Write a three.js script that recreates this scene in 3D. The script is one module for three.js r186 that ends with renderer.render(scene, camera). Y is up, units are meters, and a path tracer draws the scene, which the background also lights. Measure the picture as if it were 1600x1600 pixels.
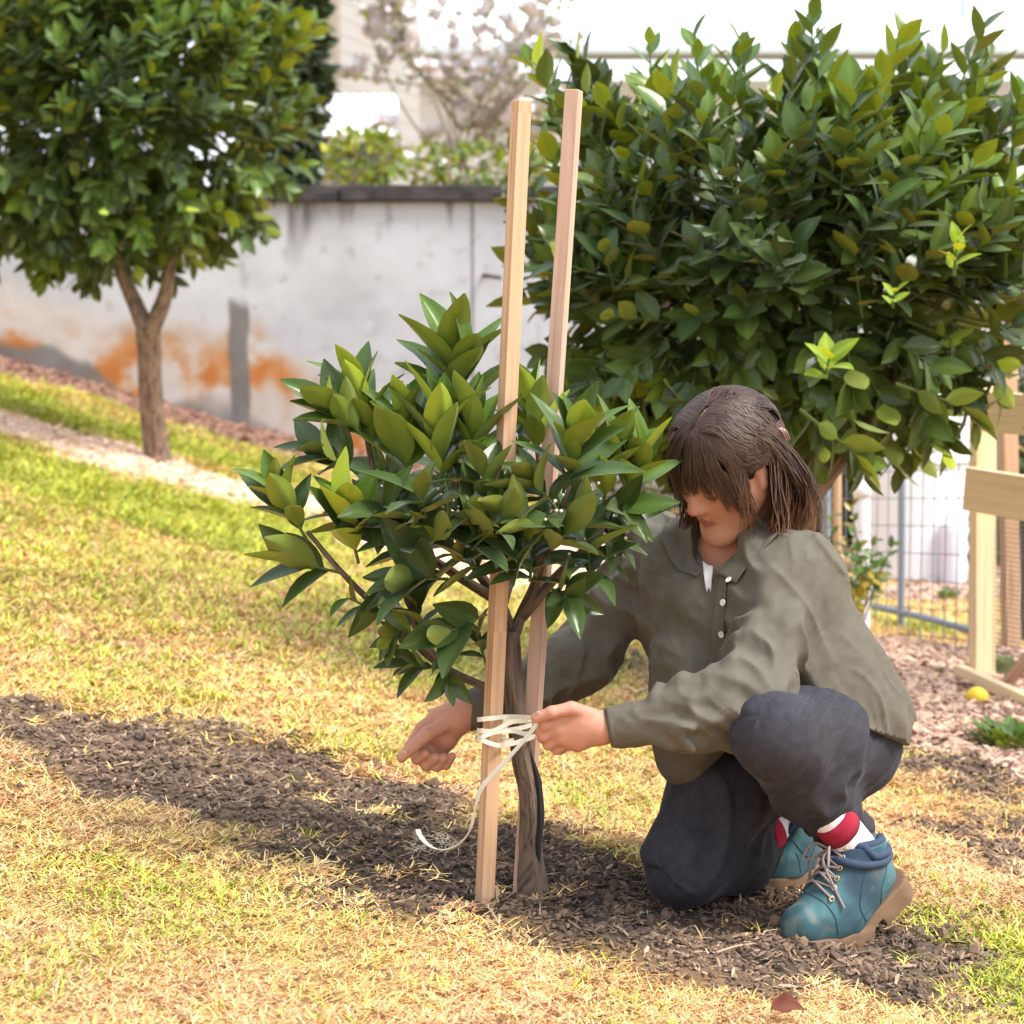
import * as THREE from 'three';
import { mergeGeometries } from 'three/addons/utils/BufferGeometryUtils.js';
import { RoundedBoxGeometry } from 'three/addons/geometries/RoundedBoxGeometry.js';

// ---------------------------------------------------------------- camera, sky, sun, exposure
const scene = new THREE.Scene();
const camera = new THREE.PerspectiveCamera(28, 1, 0.05, 500);
camera.position.set(0, 0.93, 0);
camera.rotation.set(-0.08704, 0, 0);
camera.focus = 3.38;
camera.userData.fStop = 5.4;
scene.add(camera);

const SUN = new THREE.Vector3(0.72, 1.05, 0.3).normalize();
{ // hazy bright sky: white towards the horizon, pale blue overhead, a broad glow round the sun
  const W = 256, H = 128, data = new Float32Array(W * H * 4);
  for (let j = 0; j < H; j++) for (let i = 0; i < W; i++) {
    const up = ((j + 0.5) / H - 0.5) * Math.PI, az = ((i + 0.5) / W - 0.5) * 2 * Math.PI;
    const x = Math.cos(az) * Math.cos(up), y = Math.sin(up), z = Math.sin(az) * Math.cos(up);
    const c = Math.max(0, x * SUN.x + y * SUN.y + z * SUN.z), h = Math.pow(Math.max(0, y), 0.6);
    const glow = 0.5 * Math.pow(c, 6) + 0.9 * Math.pow(c, 40);
    const k = (j * W + i) * 4;
    data[k] = 1.0 - 0.42 * h + glow; data[k + 1] = 1.03 - 0.34 * h + glow * 0.96; data[k + 2] = 1.08 - 0.2 * h + glow * 0.88; data[k + 3] = 1;
  }
  const t = new THREE.DataTexture(data, W, H, THREE.RGBAFormat, THREE.FloatType);
  t.mapping = THREE.EquirectangularReflectionMapping; t.magFilter = THREE.LinearFilter; t.needsUpdate = true;
  scene.background = t; scene.environment = t;
  scene.backgroundIntensity = 1.0; scene.environmentIntensity = 1.0;
}
const sun = new THREE.DirectionalLight(0xfffaf4, 3.0);
sun.position.copy(SUN).multiplyScalar(30).add(new THREE.Vector3(0, 0, -5));
sun.target.position.set(0, 0, -5);
sun.castShadow = true; sun.shadow.radius = 42; sun.shadow.mapSize.set(4096, 4096);
Object.assign(sun.shadow.camera, { left: -14, right: 14, top: 14, bottom: -14, near: 1, far: 80 });
scene.add(sun, sun.target);
const renderer = new THREE.WebGLRenderer({ antialias: true });
renderer.toneMapping = THREE.LinearToneMapping;
renderer.toneMappingExposure = 1.92;
renderer.shadowMap.enabled = true;

// ---------------------------------------------------------------- helpers
let seed = 7;
const rnd = () => { seed = (seed + 0x6d2b79f5) | 0; let t = Math.imul(seed ^ (seed >>> 15), 1 | seed); t = (t + Math.imul(t ^ (t >>> 7), 61 | t)) ^ t; return ((t ^ (t >>> 14)) >>> 0) / 4294967296; };
const R = (a, b) => a + (b - a) * rnd();
const V = (x, y, z) => (x?.isVector3 ? x.clone() : Array.isArray(x) ? new THREE.Vector3(...x) : new THREE.Vector3(x, y, z));
const clamp = (x, a = 0, b = 1) => Math.min(b, Math.max(a, x)), lerp = (a, b, t) => a + (b - a) * t;
const smooth = (a, b, x) => { const t = clamp((x - a) / (b - a)); return t * t * (3 - 2 * t); };
const mix3 = (a, b, t) => [lerp(a[0], b[0], t), lerp(a[1], b[1], t), lerp(a[2], b[2], t)];
const hash = (x, y, z) => { let h = Math.imul(x, 374761393) ^ Math.imul(y, 668265263) ^ Math.imul(z, 1274126177); h = Math.imul(h ^ (h >>> 13), 1103515245); return ((h ^ (h >>> 16)) >>> 0) / 4294967296; };
function noise(x, y, z = 0) { // value noise, 0..1
  const ix = Math.floor(x), iy = Math.floor(y), iz = Math.floor(z), fx = x - ix, fy = y - iy, fz = z - iz;
  const u = fx * fx * (3 - 2 * fx), v = fy * fy * (3 - 2 * fy), w = fz * fz * (3 - 2 * fz);
  const c = (a, b, d) => hash(ix + a, iy + b, iz + d);
  return lerp(lerp(lerp(c(0, 0, 0), c(1, 0, 0), u), lerp(c(0, 1, 0), c(1, 1, 0), u), v), lerp(lerp(c(0, 0, 1), c(1, 0, 1), u), lerp(c(0, 1, 1), c(1, 1, 1), u), v), w);
}
const fbm = (x, y, z = 0, n = 4) => { let s = 0, a = 0.5, t = 0; for (let i = 0; i < n; i++) { s += a * noise(x, y, z + i * 7.3); t += a; a *= 0.5; x *= 2.03; y *= 2.03; z *= 2.03; } return s / t; };
const names = {};
const numbered = (n) => { names[n] = (names[n] ?? -1) + 1; return names[n] ? n + '_' + String(names[n]).padStart(3, '0') : n; };
function mesh(name, geometry, material, parent) {
  const m = new THREE.Mesh(geometry, material); m.castShadow = m.receiveShadow = true;
  m.name = parent ? name : numbered(name); (parent ?? scene).add(m); return m;
}
function thing(name, label, category, at = [0, 0, 0], group) {
  const g = new THREE.Group(); g.name = numbered(name); g.position.set(...at); g.userData = { label, category };
  if (group) g.userData.group = group;
  scene.add(g); return g;
}
function tag(o, label, category, group) { Object.assign(o.userData, { label, category }); if (group) o.userData.group = group; return o; }
function stuff(o, label) { o.userData.kind = 'stuff'; if (label) o.userData.label = label; return o; }
function dataTexture(W, H, fn, srgb = true) { // fn(u, v) -> [r, g, b] 0..1
  const d = new Uint8Array(W * H * 4);
  for (let j = 0; j < H; j++) for (let i = 0; i < W; i++) { const c = fn((i + 0.5) / W, (j + 0.5) / H), k = (j * W + i) * 4; d[k] = clamp(c[0]) * 255; d[k + 1] = clamp(c[1]) * 255; d[k + 2] = clamp(c[2]) * 255; d[k + 3] = 255; }
  const t = new THREE.DataTexture(d, W, H); t.magFilter = THREE.LinearFilter; t.wrapS = t.wrapT = THREE.RepeatWrapping; if (srgb) t.colorSpace = THREE.SRGBColorSpace; t.needsUpdate = true; return t;
}
const std = (o) => new THREE.MeshStandardMaterial({ roughness: 0.8, ...o }), phys = (o) => new THREE.MeshPhysicalMaterial({ roughness: 0.8, ...o });
const lin = (r, g, b) => new THREE.Color().setRGB(r, g, b);
// a bent, tapering tube through points with radii; uv in metres
function tube(points, radii, sides = 7, steps = 4, bump = 0) {
  const P = points.map((p) => (p.isVector3 ? p : V(p))), n = (P.length - 1) * steps + 1;
  const curve = new THREE.CatmullRomCurve3(P, false, 'centripetal'), pos = [], uv = [], idx = [];
  let N = V(0.13, 0.41, 0.9), along = 0, prev = null;
  for (let i = 0; i < n; i++) {
    const t = i / (n - 1), c = curve.getPoint(t), T = curve.getTangent(t), k = t * (radii.length - 1), a = Math.min(Math.floor(k), radii.length - 2);
    const r = radii.length > 1 ? lerp(radii[a], radii[a + 1], k - a) : radii[0];
    N = N.clone().addScaledVector(T, -N.dot(T)); if (N.lengthSq() < 1e-6) N = V(1, 0, 0).addScaledVector(T, -T.x); N.normalize();
    const B = T.clone().cross(N); if (prev) along += prev.distanceTo(c); prev = c;
    for (let j = 0; j <= sides; j++) {
      const q = (j / sides) * 2 * Math.PI, rr = r * (1 + (bump ? bump * (fbm(Math.cos(q) * 2 + c.x * 9, Math.sin(q) * 2 + c.z * 9, c.y * 14) - 0.5) * 2 : 0));
      const p = c.clone().addScaledVector(N, Math.cos(q) * rr).addScaledVector(B, Math.sin(q) * rr);
      pos.push(p.x, p.y, p.z); uv.push((j / sides) * 6.283 * r, along);
    }
  }
  for (let i = 0; i < n - 1; i++) for (let j = 0; j < sides; j++) { const a = i * (sides + 1) + j, b = a + sides + 1; idx.push(a, a + 1, b, b, a + 1, b + 1); }
  for (const [row, flip] of [[0, 0], [n - 1, 1]]) { // end caps
    const c = pos.length / 3, p = curve.getPoint(row / (n - 1)); pos.push(p.x, p.y, p.z); uv.push(0, 0);
    for (let j = 0; j < sides; j++) { const a = row * (sides + 1) + j; flip ? idx.push(c, a, a + 1) : idx.push(c, a + 1, a); }
  }
  const g = new THREE.BufferGeometry(); g.setAttribute('position', new THREE.Float32BufferAttribute(pos, 3)); g.setAttribute('uv', new THREE.Float32BufferAttribute(uv, 2)); g.setIndex(idx); g.computeVertexNormals(); return g;
}
// chamfered box whose uv run in metres, v along y
function box(w, h, d, bevel = 0.002, du = 0, dv = 0) {
  const g = new RoundedBoxGeometry(w, h, d, 2, Math.min(bevel, w / 3, h / 3, d / 3)), p = g.attributes.position, n = g.attributes.normal, uv = g.attributes.uv;
  for (let i = 0; i < p.count; i++) {
    const ax = Math.abs(n.getX(i)), ay = Math.abs(n.getY(i)), az = Math.abs(n.getZ(i));
    if (az >= ax && az >= ay) uv.setXY(i, p.getX(i) + du, p.getY(i) + dv); else if (ax >= ay) uv.setXY(i, p.getZ(i) + 0.3 + du, p.getY(i) + dv); else uv.setXY(i, p.getX(i) + du, p.getZ(i) * 0.2 + dv);
  }
  return g;
}
const place = (g, at, rot = [0, 0, 0], s = 1) => g.applyMatrix4(new THREE.Matrix4().compose(V(at), new THREE.Quaternion().setFromEuler(new THREE.Euler(...rot)), V(s, s, s)));
// a bar of section w x t between two points
function bar(a, b, w, t, bevel = 0.002, roll = 0) {
  a = V(a); b = V(b); const L = a.distanceTo(b), g = box(w, L, t, bevel, rnd() * 3, rnd() * 3), Y = b.clone().sub(a).normalize();
  let Z = V(Math.sin(roll), 0, Math.cos(roll)); Z.addScaledVector(Y, -Z.dot(Y)).normalize();
  return g.applyMatrix4(new THREE.Matrix4().makeBasis(Y.clone().cross(Z), Y, Z).setPosition(a.lerp(b, 0.5)));
}

// ---------------------------------------------------------------- the ground
function groundY(x, z) {
  x = clamp(x, -7, 3); z = clamp(z, -14, 0);
  return -0.11176 - 0.09184 * x - 0.03274 * z + 0.02554 * x * x + 0.00787 * x * z - 0.00111 * z * z;
}
function inside(poly, x, z) { // signed distance to a polygon in the ground plane, positive inside
  let d = 1e9, s = false;
  for (let i = 0, j = poly.length - 1; i < poly.length; j = i++) {
    const [ax, az] = poly[i], [bx, bz] = poly[j], ex = bx - ax, ez = bz - az, t = clamp(((x - ax) * ex + (z - az) * ez) / (ex * ex + ez * ez + 1e-12));
    d = Math.min(d, Math.hypot(x - ax - ex * t, z - az - ez * t));
    if (az > z !== bz > z && x < ((bx - ax) * (z - az)) / (bz - az) + ax) s = !s;
  }
  return s ? d : -d;
}
const SOIL = [ // dug-over beds
  [[-1.3226, -4.1137], [-1.0421, -4.1284], [-0.6615, -4.1888], [-0.2338, -4.1062], [-0.05, -3.9441], [0.1188, -3.7422], [0.2455, -3.6815], [0.4095, -3.6828], [0.5124, -3.6639], [0.6768, -3.4274], [0.7195, -3.2218], [0.6357, -3.1107], [0.4979, -3.1201], [0.3004, -3.1395], [0.1015, -3.1845], [-0.0514, -3.2267], [-0.2099, -3.2996], [-0.3806, -3.4245], [-0.5572, -3.5136], [-0.7494, -3.6405], [-0.9531, -3.7677], [-1.2295, -3.8173]],
  [[0.2521, -5.7182], [0.4672, -5.9361], [0.7535, -5.9818], [0.7826, -5.6425], [0.507, -5.3589], [0.2699, -5.3515]],
  [[0.9171, -4.1308], [1.0577, -4.2226], [1.2564, -4.1689], [1.1664, -3.8638], [0.9704, -3.8174], [0.9045, -3.957]],
  [[0.9332, -4.9215], [1.0688, -4.8289], [1.1575, -4.6898], [1.0982, -4.5647], [0.9579, -4.6581], [0.8971, -4.7684]],
];
const PALE = [[[-3.0407, -8.8936], [-2.2331, -8.9602], [-1.6657, -8.8982], [-1.0182, -8.5729], [-0.5373, -8.5879], [-0.3953, -7.8896], [-0.7579, -8.0747], [-0.9868, -7.8867], [-1.5111, -8.0628], [-2.0689, -8.2935], [-2.7638, -8.0729]], // straw mulch round the far tree
  [[-0.5601, -7.4493], [-0.451, -9.0131], [0, -9.5191], [0.6628, -10.5931], [0.7232, -8.877], [0.2199, -7.0028], [-0.2201, -7.0154]]];
const RED = [[[-3.2736, -10.5458], [-2.5519, -10.2552], [-2.1286, -10.5185], [-1.595, -10.2325], [-1.0002, -10.0124], [-0.5532, -9.8359], [0, -10.1001], [0, -12.927], [-0.7015, -12.4944], [-1.1857, -11.8861], [-2.9584, -11.9073], [-3.7711, -12.1689]], // bark under the wall
  [[1.1796, -6.6965], [1.477, -6.7062], [1.9479, -6.8788], [1.303, -4.5724], [1.0708, -4.4485], [0.9239, -4.7114], [0.9259, -5.1444], [0.824, -5.8114]], [[1.7458, -9.2805], [2.422, -9.6565], [2.082, -8.2892], [1.4682, -7.7921]]];
const GREEN = [[...[[-2.3559, -7.9571], [-2.0258, -8.1183], [-1.4684, -7.8327], [-0.9355, -7.8688], [-0.6574, -7.4969], [-0.6975, -6.7413], [-1.0003, -6.7937], [-1.3429, -6.9218], [-1.7631, -7.0522], [-2.1831, -7.3654]], 1.15],
  [[-3.0332, -10.2781], [-2.4788, -9.9583], [-1.8043, -9.6469], [-0.9356, -9.3598], [-0.5021, -8.9185], [-0.893, -8.9294], [-1.6861, -9.0082], [-2.2737, -9.1253], [-2.718, -9.1974], 1.0],
  [[0, -4.2153], [0.1338, -4.2264], [0.2712, -4.0759], [0.247, -3.8945], [0.1002, -3.9508], 1.1],
  [[0.6327, -3.4875], [0.7502, -3.4646], [0.8974, -3.3106], [0.8219, -3.0243], [0.7303, -3.0892], [0.6713, -3.2899], 1.0],
  [[1.2308, -7.3917], [1.5868, -7.108], [1.6175, -6.7643], [1.2678, -6.9517], 1.0], [[0.1396, -7.4145], [0.4053, -8.0797], [0.3962, -7.0096], [0.1674, -6.6613], 0.9],
  [[-1.1137, -4.7833], [-0.8196, -4.8197], [-0.6962, -4.4132], [-0.9342, -4.3566], 0.4], [[-0.4113, -5.4471], [-0.0697, -5.5333], [-0.0613, -4.8578], [-0.31, -4.9167], 0.45], [[-0.5455, -3.1178], [-0.4668, -3.1212], [-0.4547, -2.9729], [-0.5123, -2.9779], 0.3],
  [[-0.7154, -2.8047], [-0.6367, -2.8121], [-0.6217, -2.666], [-0.7042, -2.6566], 0.3], [[-0.6666, -3.228], [-0.4781, -3.1986], [-0.4992, -3.075], [-0.6508, -3.1005], 0.35], [[-0.4387, -4.3403], [-0.2232, -4.415], [-0.1989, -4.192], [-0.3947, -4.1614], 0.3]];
const most = (list, x, z, w) => { let m = -9; for (const p of list) m = Math.max(m, inside(p, x, z)); return m + w; };
const dryBed = (x, z) => smooth(0.3, 0.75, Math.hypot(x - 0.1, (z + 3.35) * 1.2) + (fbm(x * 5, z * 5, 23, 3) - 0.5) * 0.7); // crumbly dry earth away from the watered foot of the sapling
function zones(x, z) { // cover of soil, pale straw, bark and green at a spot
  const w = (fbm(x * 3.1, z * 3.1, 1) - 0.5) * 0.34 + (fbm(x * 13, z * 13, 5, 3) - 0.5) * 0.16, k = clamp(-z / 8, 0.3, 1);
  const soil = smooth(-0.15, 0.08, most(SOIL, x, z, w * 1.1)) * (1 - 0.55 * smooth(0.56, 0.7, fbm(x * 5 + 3, z * 9, 31, 3)) * dryBed(x, z)), pale = smooth(-0.12, 0.1, most(PALE, x, z, w * k)), red = smooth(-0.06, 0.06, most(RED, x, z, w * k));
  let green = 0.07 * smooth(0.52, 0.75, fbm(x * 1.7 + 3, z * 1.7, 9)) + 0.07 * smooth(0.55, 0.75, fbm(x * 7, z * 7, 2));
  for (const p of GREEN) { const s = p[p.length - 1]; green = Math.max(green, s * smooth(-0.1, 0.16, inside(p.slice(0, -1), x, z) + w * 1.2)); }
  if (x < 0.5) green += 0.3 * smooth(-4.6, -6.2, z + x * 0.3);
  if (z < -11.2) green = Math.max(green, 0.6);
  return { soil, pale: pale * (1 - soil), red: red * (1 - soil), green: clamp(green) };
}
const C = { soil: [0.045, 0.03, 0.022], soil2: [0.24, 0.155, 0.1], pale: [0.68, 0.47, 0.33], red: [0.2, 0.105, 0.065], green: [0.3, 0.33, 0.05], straw: [0.62, 0.4, 0.1], tan: [0.52, 0.27, 0.1] };
function groundColor(x, z) {
  const q = zones(x, z), n = fbm(x * 9, z * 9, 3), m = fbm(x * 2.3, z * 2.3, 8);
  let c = mix3(mix3(C.straw, C.tan, smooth(0.35, 0.7, m * 0.6 + n * 0.4)), C.green, q.green * 0.8);
  c = c.map((v) => v * (0.5 + 0.5 * n)); // thatch and earth between the blades
  c = mix3(c, C.pale.map((v) => v * (0.7 + 0.5 * n)), q.pale); c = mix3(c, C.red.map((v) => v * (0.6 + 0.8 * n)), q.red);
  return mix3(c, mix3(C.soil, C.soil2, clamp(smooth(0.5, 0.75, m * 0.5 + n * 0.5) * 0.8 + 0.5 * dryBed(x, z))), q.soil);
}
{
  const line = (stops) => { const o = []; for (let i = 0; i < stops.length - 1; i++) { const [a, s] = stops[i], b = stops[i + 1][0], n = Math.max(1, Math.round(Math.abs(b - a) / s)); for (let k = 0; k < n; k++) o.push(lerp(a, b, k / n)); } o.push(stops[stops.length - 1][0]); return o; };
  const xs = line([[-250, 40], [-30, 4], [-8, 0.5], [-3.2, 0.08], [-1.3, 0.03], [1.3, 0.08], [3, 0.5], [8, 4], [30, 40], [250, 40]]), zs = line([[20, 4], [0, 0.4], [-2, 0.03], [-4.6, 0.06], [-8, 0.12], [-12, 0.6], [-20, 5], [-50, 40], [-300, 40]]);
  const pos = [], col = [], uv = [], idx = [];
  for (const z of zs) for (const x of xs) {
    const near = Math.abs(x) < 3.3 && z > -12 && z < -1, q = near ? zones(x, z) : { soil: 0, red: 0 };
    const lump = near ? (fbm(x * 12, z * 12, 4) - 0.5) * (0.012 + 0.05 * q.soil + 0.02 * q.red) + (fbm(x * 3, z * 3, 6) - 0.5) * 0.03 : 0;
    pos.push(x, groundY(x, z) + lump - (z < -11.15 ? 0.02 : 0), z); col.push(...groundColor(x, z)); uv.push(x / 1.1, z / 1.1);
  }
  for (let j = 0; j < zs.length - 1; j++) for (let i = 0; i < xs.length - 1; i++) { const a = j * xs.length + i, b = a + xs.length; idx.push(a, a + 1, b, b, a + 1, b + 1); }
  const g = new THREE.BufferGeometry(); g.setAttribute('position', new THREE.Float32BufferAttribute(pos, 3)); g.setAttribute('color', new THREE.Float32BufferAttribute(col, 3)); g.setAttribute('uv', new THREE.Float32BufferAttribute(uv, 2)); g.setIndex(idx); g.computeVertexNormals();
  const tex = dataTexture(512, 512, (u, v) => { // crumbs and fibres, tiling
    const per = (f, s) => { const a = fbm(u * f, v * f, s, 3), b = fbm((u - 1) * f, v * f, s, 3), c = fbm(u * f, (v - 1) * f, s, 3), d = fbm((u - 1) * f, (v - 1) * f, s, 3); return lerp(lerp(a, b, u), lerp(c, d, u), v); };
    const t = 0.5 + (per(40, 1) - 0.5) * 1.6 + (per(110, 4) - 0.5) * 1.5, w = clamp(0.5 + t * 0.5); return [w, w * 0.99, w * 0.96]; }, false);
  const ground = mesh('ground', g, std({ map: tex, vertexColors: true, roughness: 1, bumpMap: tex, bumpScale: 0.012 }));
  ground.userData.kind = 'structure'; ground.userData.label = 'sloping dry lawn with dug-over soil beds';
}
function bladeTuft(n, spread, len, lift) { // a few bent blades in one clump, unit colours
  const pos = [], idx = [], col = [];
  for (let i = 0; i < n; i++) {
    const a = R(0, 6.283), bx = R(-spread, spread), bz = R(-spread, spread), L = len * R(0.6, 1.3), w = R(0.0012, 0.0023), up = R(0.25, 1) * lift, bend = R(0.2, 1.2), tw = R(-0.8, 0.8);
    const base = pos.length / 3, dx = Math.cos(a), dz = Math.sin(a), k = R(0.7, 1.15), kr = k * R(0.9, 1.15);
    for (let s = 0; s <= 3; s++) {
      const t = s / 3, out = L * (t * (1 - up * 0.6) + bend * 0.3 * t * t), y = L * up * (t - 0.45 * bend * t * t) - 0.002, ww = s === 3 ? 0.0002 : w * (1 - t * 0.45), q = a + 1.57 + tw * t;
      pos.push(bx + dx * out - Math.cos(q) * ww, y, bz + dz * out - Math.sin(q) * ww, bx + dx * out + Math.cos(q) * ww, y, bz + dz * out + Math.sin(q) * ww);
      for (let e = 0; e < 2; e++) col.push(kr, k, k * 0.95);
    }
    for (let s = 0; s < 3; s++) { const q = base + s * 2; idx.push(q, q + 1, q + 2, q + 2, q + 1, q + 3); }
  }
  const g = new THREE.BufferGeometry(); g.setAttribute('position', new THREE.Float32BufferAttribute(pos, 3)); g.setAttribute('color', new THREE.Float32BufferAttribute(col, 3)); g.setIndex(idx); g.computeVertexNormals(); return g;
}
function flake(k) { // an irregular crumb of bark or earth
  const g = new THREE.IcosahedronGeometry(1, 0), p = g.attributes.position;
  for (let i = 0; i < p.count; i++) { const v = V().fromBufferAttribute(p, i), s = 0.65 + 0.7 * hash(Math.round(v.x * 9), Math.round(v.y * 9), Math.round(v.z * 9) + k); p.setXYZ(i, v.x * s, v.y * s, v.z * s); }
  g.deleteAttribute('uv'); g.computeVertexNormals(); return g;
}
function scatter(name, geometry, material, items, label) {
  const m = new THREE.InstancedMesh(geometry, material, items.length); m.castShadow = m.receiveShadow = true; m.name = numbered(name); scene.add(m);
  const M = new THREE.Matrix4(), q = new THREE.Quaternion(), c = new THREE.Color();
  items.forEach((t, i) => { m.setMatrixAt(i, M.compose(V(t.at), q.setFromEuler(new THREE.Euler(...t.rot, 'YXZ')), V(t.s))); m.setColorAt(i, c.setRGB(...t.c)); });
  return stuff(m, label);
}
const spot = (d0, d1, power) => { // a random spot of lawn, thinning with distance
  const a = Math.pow(d0, 1 - power), b = Math.pow(d1, 1 - power), d = Math.pow(lerp(a, b, rnd()), 1 / (1 - power));
  return [R(-0.33 * d - 0.35, 0.33 * d + 0.35), -d];
};
{
  const blade = std({ vertexColors: true, roughness: 0.75, side: THREE.DoubleSide });
  const dry = [], lush = [];
  for (let i = 0; i < 230000; i++) {
    const [x, z] = spot(2.15, 11, 0.72), q = zones(x, z), bare = Math.max(q.soil * 0.985, q.pale * 0.9, q.red * 0.97);
    if (rnd() < bare) continue;
    const far = Math.pow(-z / 3, 0.55), y = groundY(x, z) + (fbm(x * 3, z * 3, 6) - 0.5) * 0.03, n = fbm(x * 7, z * 7, 11, 3), m = fbm(x * 2.2, z * 2.2, 8);
    const isGreen = rnd() < q.green * 0.78;
    let c = isGreen ? mix3([0.28, 0.38, 0.035], [0.62, 0.58, 0.07], rnd()) : mix3(mix3([0.95, 0.64, 0.2], [0.91, 0.5, 0.24], smooth(0.4, 0.6, m * 0.5 + n * 0.5)), [0.95, 0.74, 0.42], rnd() * rnd());
    if (!isGreen && rnd() < 0.18) c = mix3(c, [0.36, 0.17, 0.08], R(0.4, 1)); if (!isGreen && rnd() < 0.14) c = mix3(c, [0.78, 0.64, 0.08], 0.6);
    { const k = R(0.72, 1.08) * (0.78 + 0.44 * fbm(x * 5, z * 5, 17, 3)); c = c.map((v) => v * k); }
    const s = far * R(0.62, 1.02) * (isGreen ? 1.15 : 1);
    (isGreen ? lush : dry).push({ at: [x, y - 0.002, z], rot: [R(-0.2, 0.2), R(0, 6.283), R(-0.2, 0.2)], s: [s, s * (isGreen ? 1.15 : R(0.55, 1)), s], c });
  }
  const cut = (a, k, n) => a.filter((_, i) => i % n === k);
  for (let k = 0; k < 2; k++) scatter('dry_grass', bladeTuft(9, 0.02, 0.03, 0.62), blade, cut(dry, k, 2), 'short straw-coloured blades of the dry lawn');
  for (let k = 0; k < 2; k++) scatter('green_grass', bladeTuft(8, 0.016, 0.027, 0.85), blade, cut(lush, k, 2), 'green blades in the damp patches of lawn');
}
{
  const crumbs = [], chips = [], straws = [], rough = std({ roughness: 1 });
  for (let i = 0; i < 260000; i++) {
    const [x, z] = spot(2.2, 11, 0.9), q = zones(x, z), k = rnd(), far = Math.pow(-z / 3, 0.6), gy = groundY(x, z) + (fbm(x * 3, z * 3, 6) - 0.5) * 0.03;
    const lump = (fbm(x * 12, z * 12, 4) - 0.5) * (0.012 + 0.05 * q.soil + 0.02 * q.red);
    if (k < q.soil * 0.95) {
      const t = Math.pow(rnd(), 1.35), n = clamp(smooth(0.42, 0.66, fbm(x * 2.3, z * 2.3, 8) * 0.5 + fbm(x * 9, z * 9, 3) * 0.5) + 0.55 * dryBed(x, z));
      if (t < 0.42) { const s = R(0.002, 0.0055) * (rnd() < 0.05 ? 1.9 : 1) * far, w = R(0.7, 1.5); crumbs.push({ at: [x, gy + lump + s * 0.3, z], rot: [R(0, 6), R(0, 6), R(0, 6)], s: [s, s * 0.8, s * R(0.8, 1.4)], c: mix3([0.035, 0.024, 0.018], [0.19, 0.12, 0.075], rnd() * 0.5 + n * 0.5).map((v) => v * w) }); }
      else if (t < 0.84) { const s = R(0.003, 0.0085) * far; chips.push({ at: [x, gy + lump + 0.003, z], rot: [R(-0.6, 0.6), R(0, 6.283), R(-0.6, 0.6)], s: [s * R(0.7, 2.2) * (rnd() < 0.08 ? 1.6 : 1), s * R(0.12, 0.24), s * R(0.25, 0.6)], c: mix3([0.07, 0.043, 0.028], [0.54, 0.36, 0.23], rnd() * rnd() * (0.45 + 0.55 * n) + n * 0.28) }); }
      else straws.push({ at: [x, gy + lump + 0.003, z], rot: [R(-0.35, 0.35), R(0, 6.283), R(-0.35, 0.35)], s: [R(0.6, 1.3), R(0.4, 1.2), R(0.6, 1.3)].map((v) => v * far), c: mix3([0.16, 0.095, 0.06], [0.66, 0.46, 0.3], rnd() * (0.25 + 0.75 * n)) });
    } else if (k < q.red * 0.9) { const s = R(0.006, 0.016) * far; chips.push({ at: [x, gy + lump + 0.004, z], rot: [R(-0.6, 0.6), R(0, 6.283), R(-0.6, 0.6)], s: [s * R(1, 2), s * 0.3, s * R(0.4, 0.7)], c: z < -8.6 && x < 0.8 ? mix3([0.13, 0.06, 0.04], [0.34, 0.19, 0.13], rnd()) : mix3([0.2, 0.11, 0.075], [0.66, 0.45, 0.33], rnd()) }); }
    else if (k < q.pale * 0.9) { const s = R(0.005, 0.014) * far; chips.push({ at: [x, gy + 0.004, z], rot: [R(-0.5, 0.5), R(0, 6.283), R(-0.5, 0.5)], s: [s * R(1, 2.4), s * 0.25, s * R(0.4, 0.7)], c: mix3([0.6, 0.39, 0.26], [0.9, 0.66, 0.5], rnd()) }); }
    else if (rnd() < 0.12) { const s = R(0.002, 0.005) * far; chips.push({ at: [x, gy + 0.008, z], rot: [R(-0.6, 0.6), R(0, 6.283), R(-0.6, 0.6)], s: [s * R(1, 2.2), s * 0.2, s * R(0.5, 0.8)], c: mix3([0.12, 0.06, 0.03], [0.5, 0.28, 0.13], rnd()) }); }
  }
  scatter('soil_crumbs', flake(1), rough, crumbs, 'dark crumbs of dug soil');
  scatter('bark_chips', flake(2), rough, chips, 'scattered bark and mulch chips');
  for (let k = 0; k < 3; k++) scatter('straw_bits', bladeTuft(1 + (k === 2), 0.012, [0.02, 0.034, 0.016][k], 0.3), std({ vertexColors: true, roughness: 0.9 }), straws.filter((_, i) => i % 3 === k), 'loose bits of dry straw on the soil');
}

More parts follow.
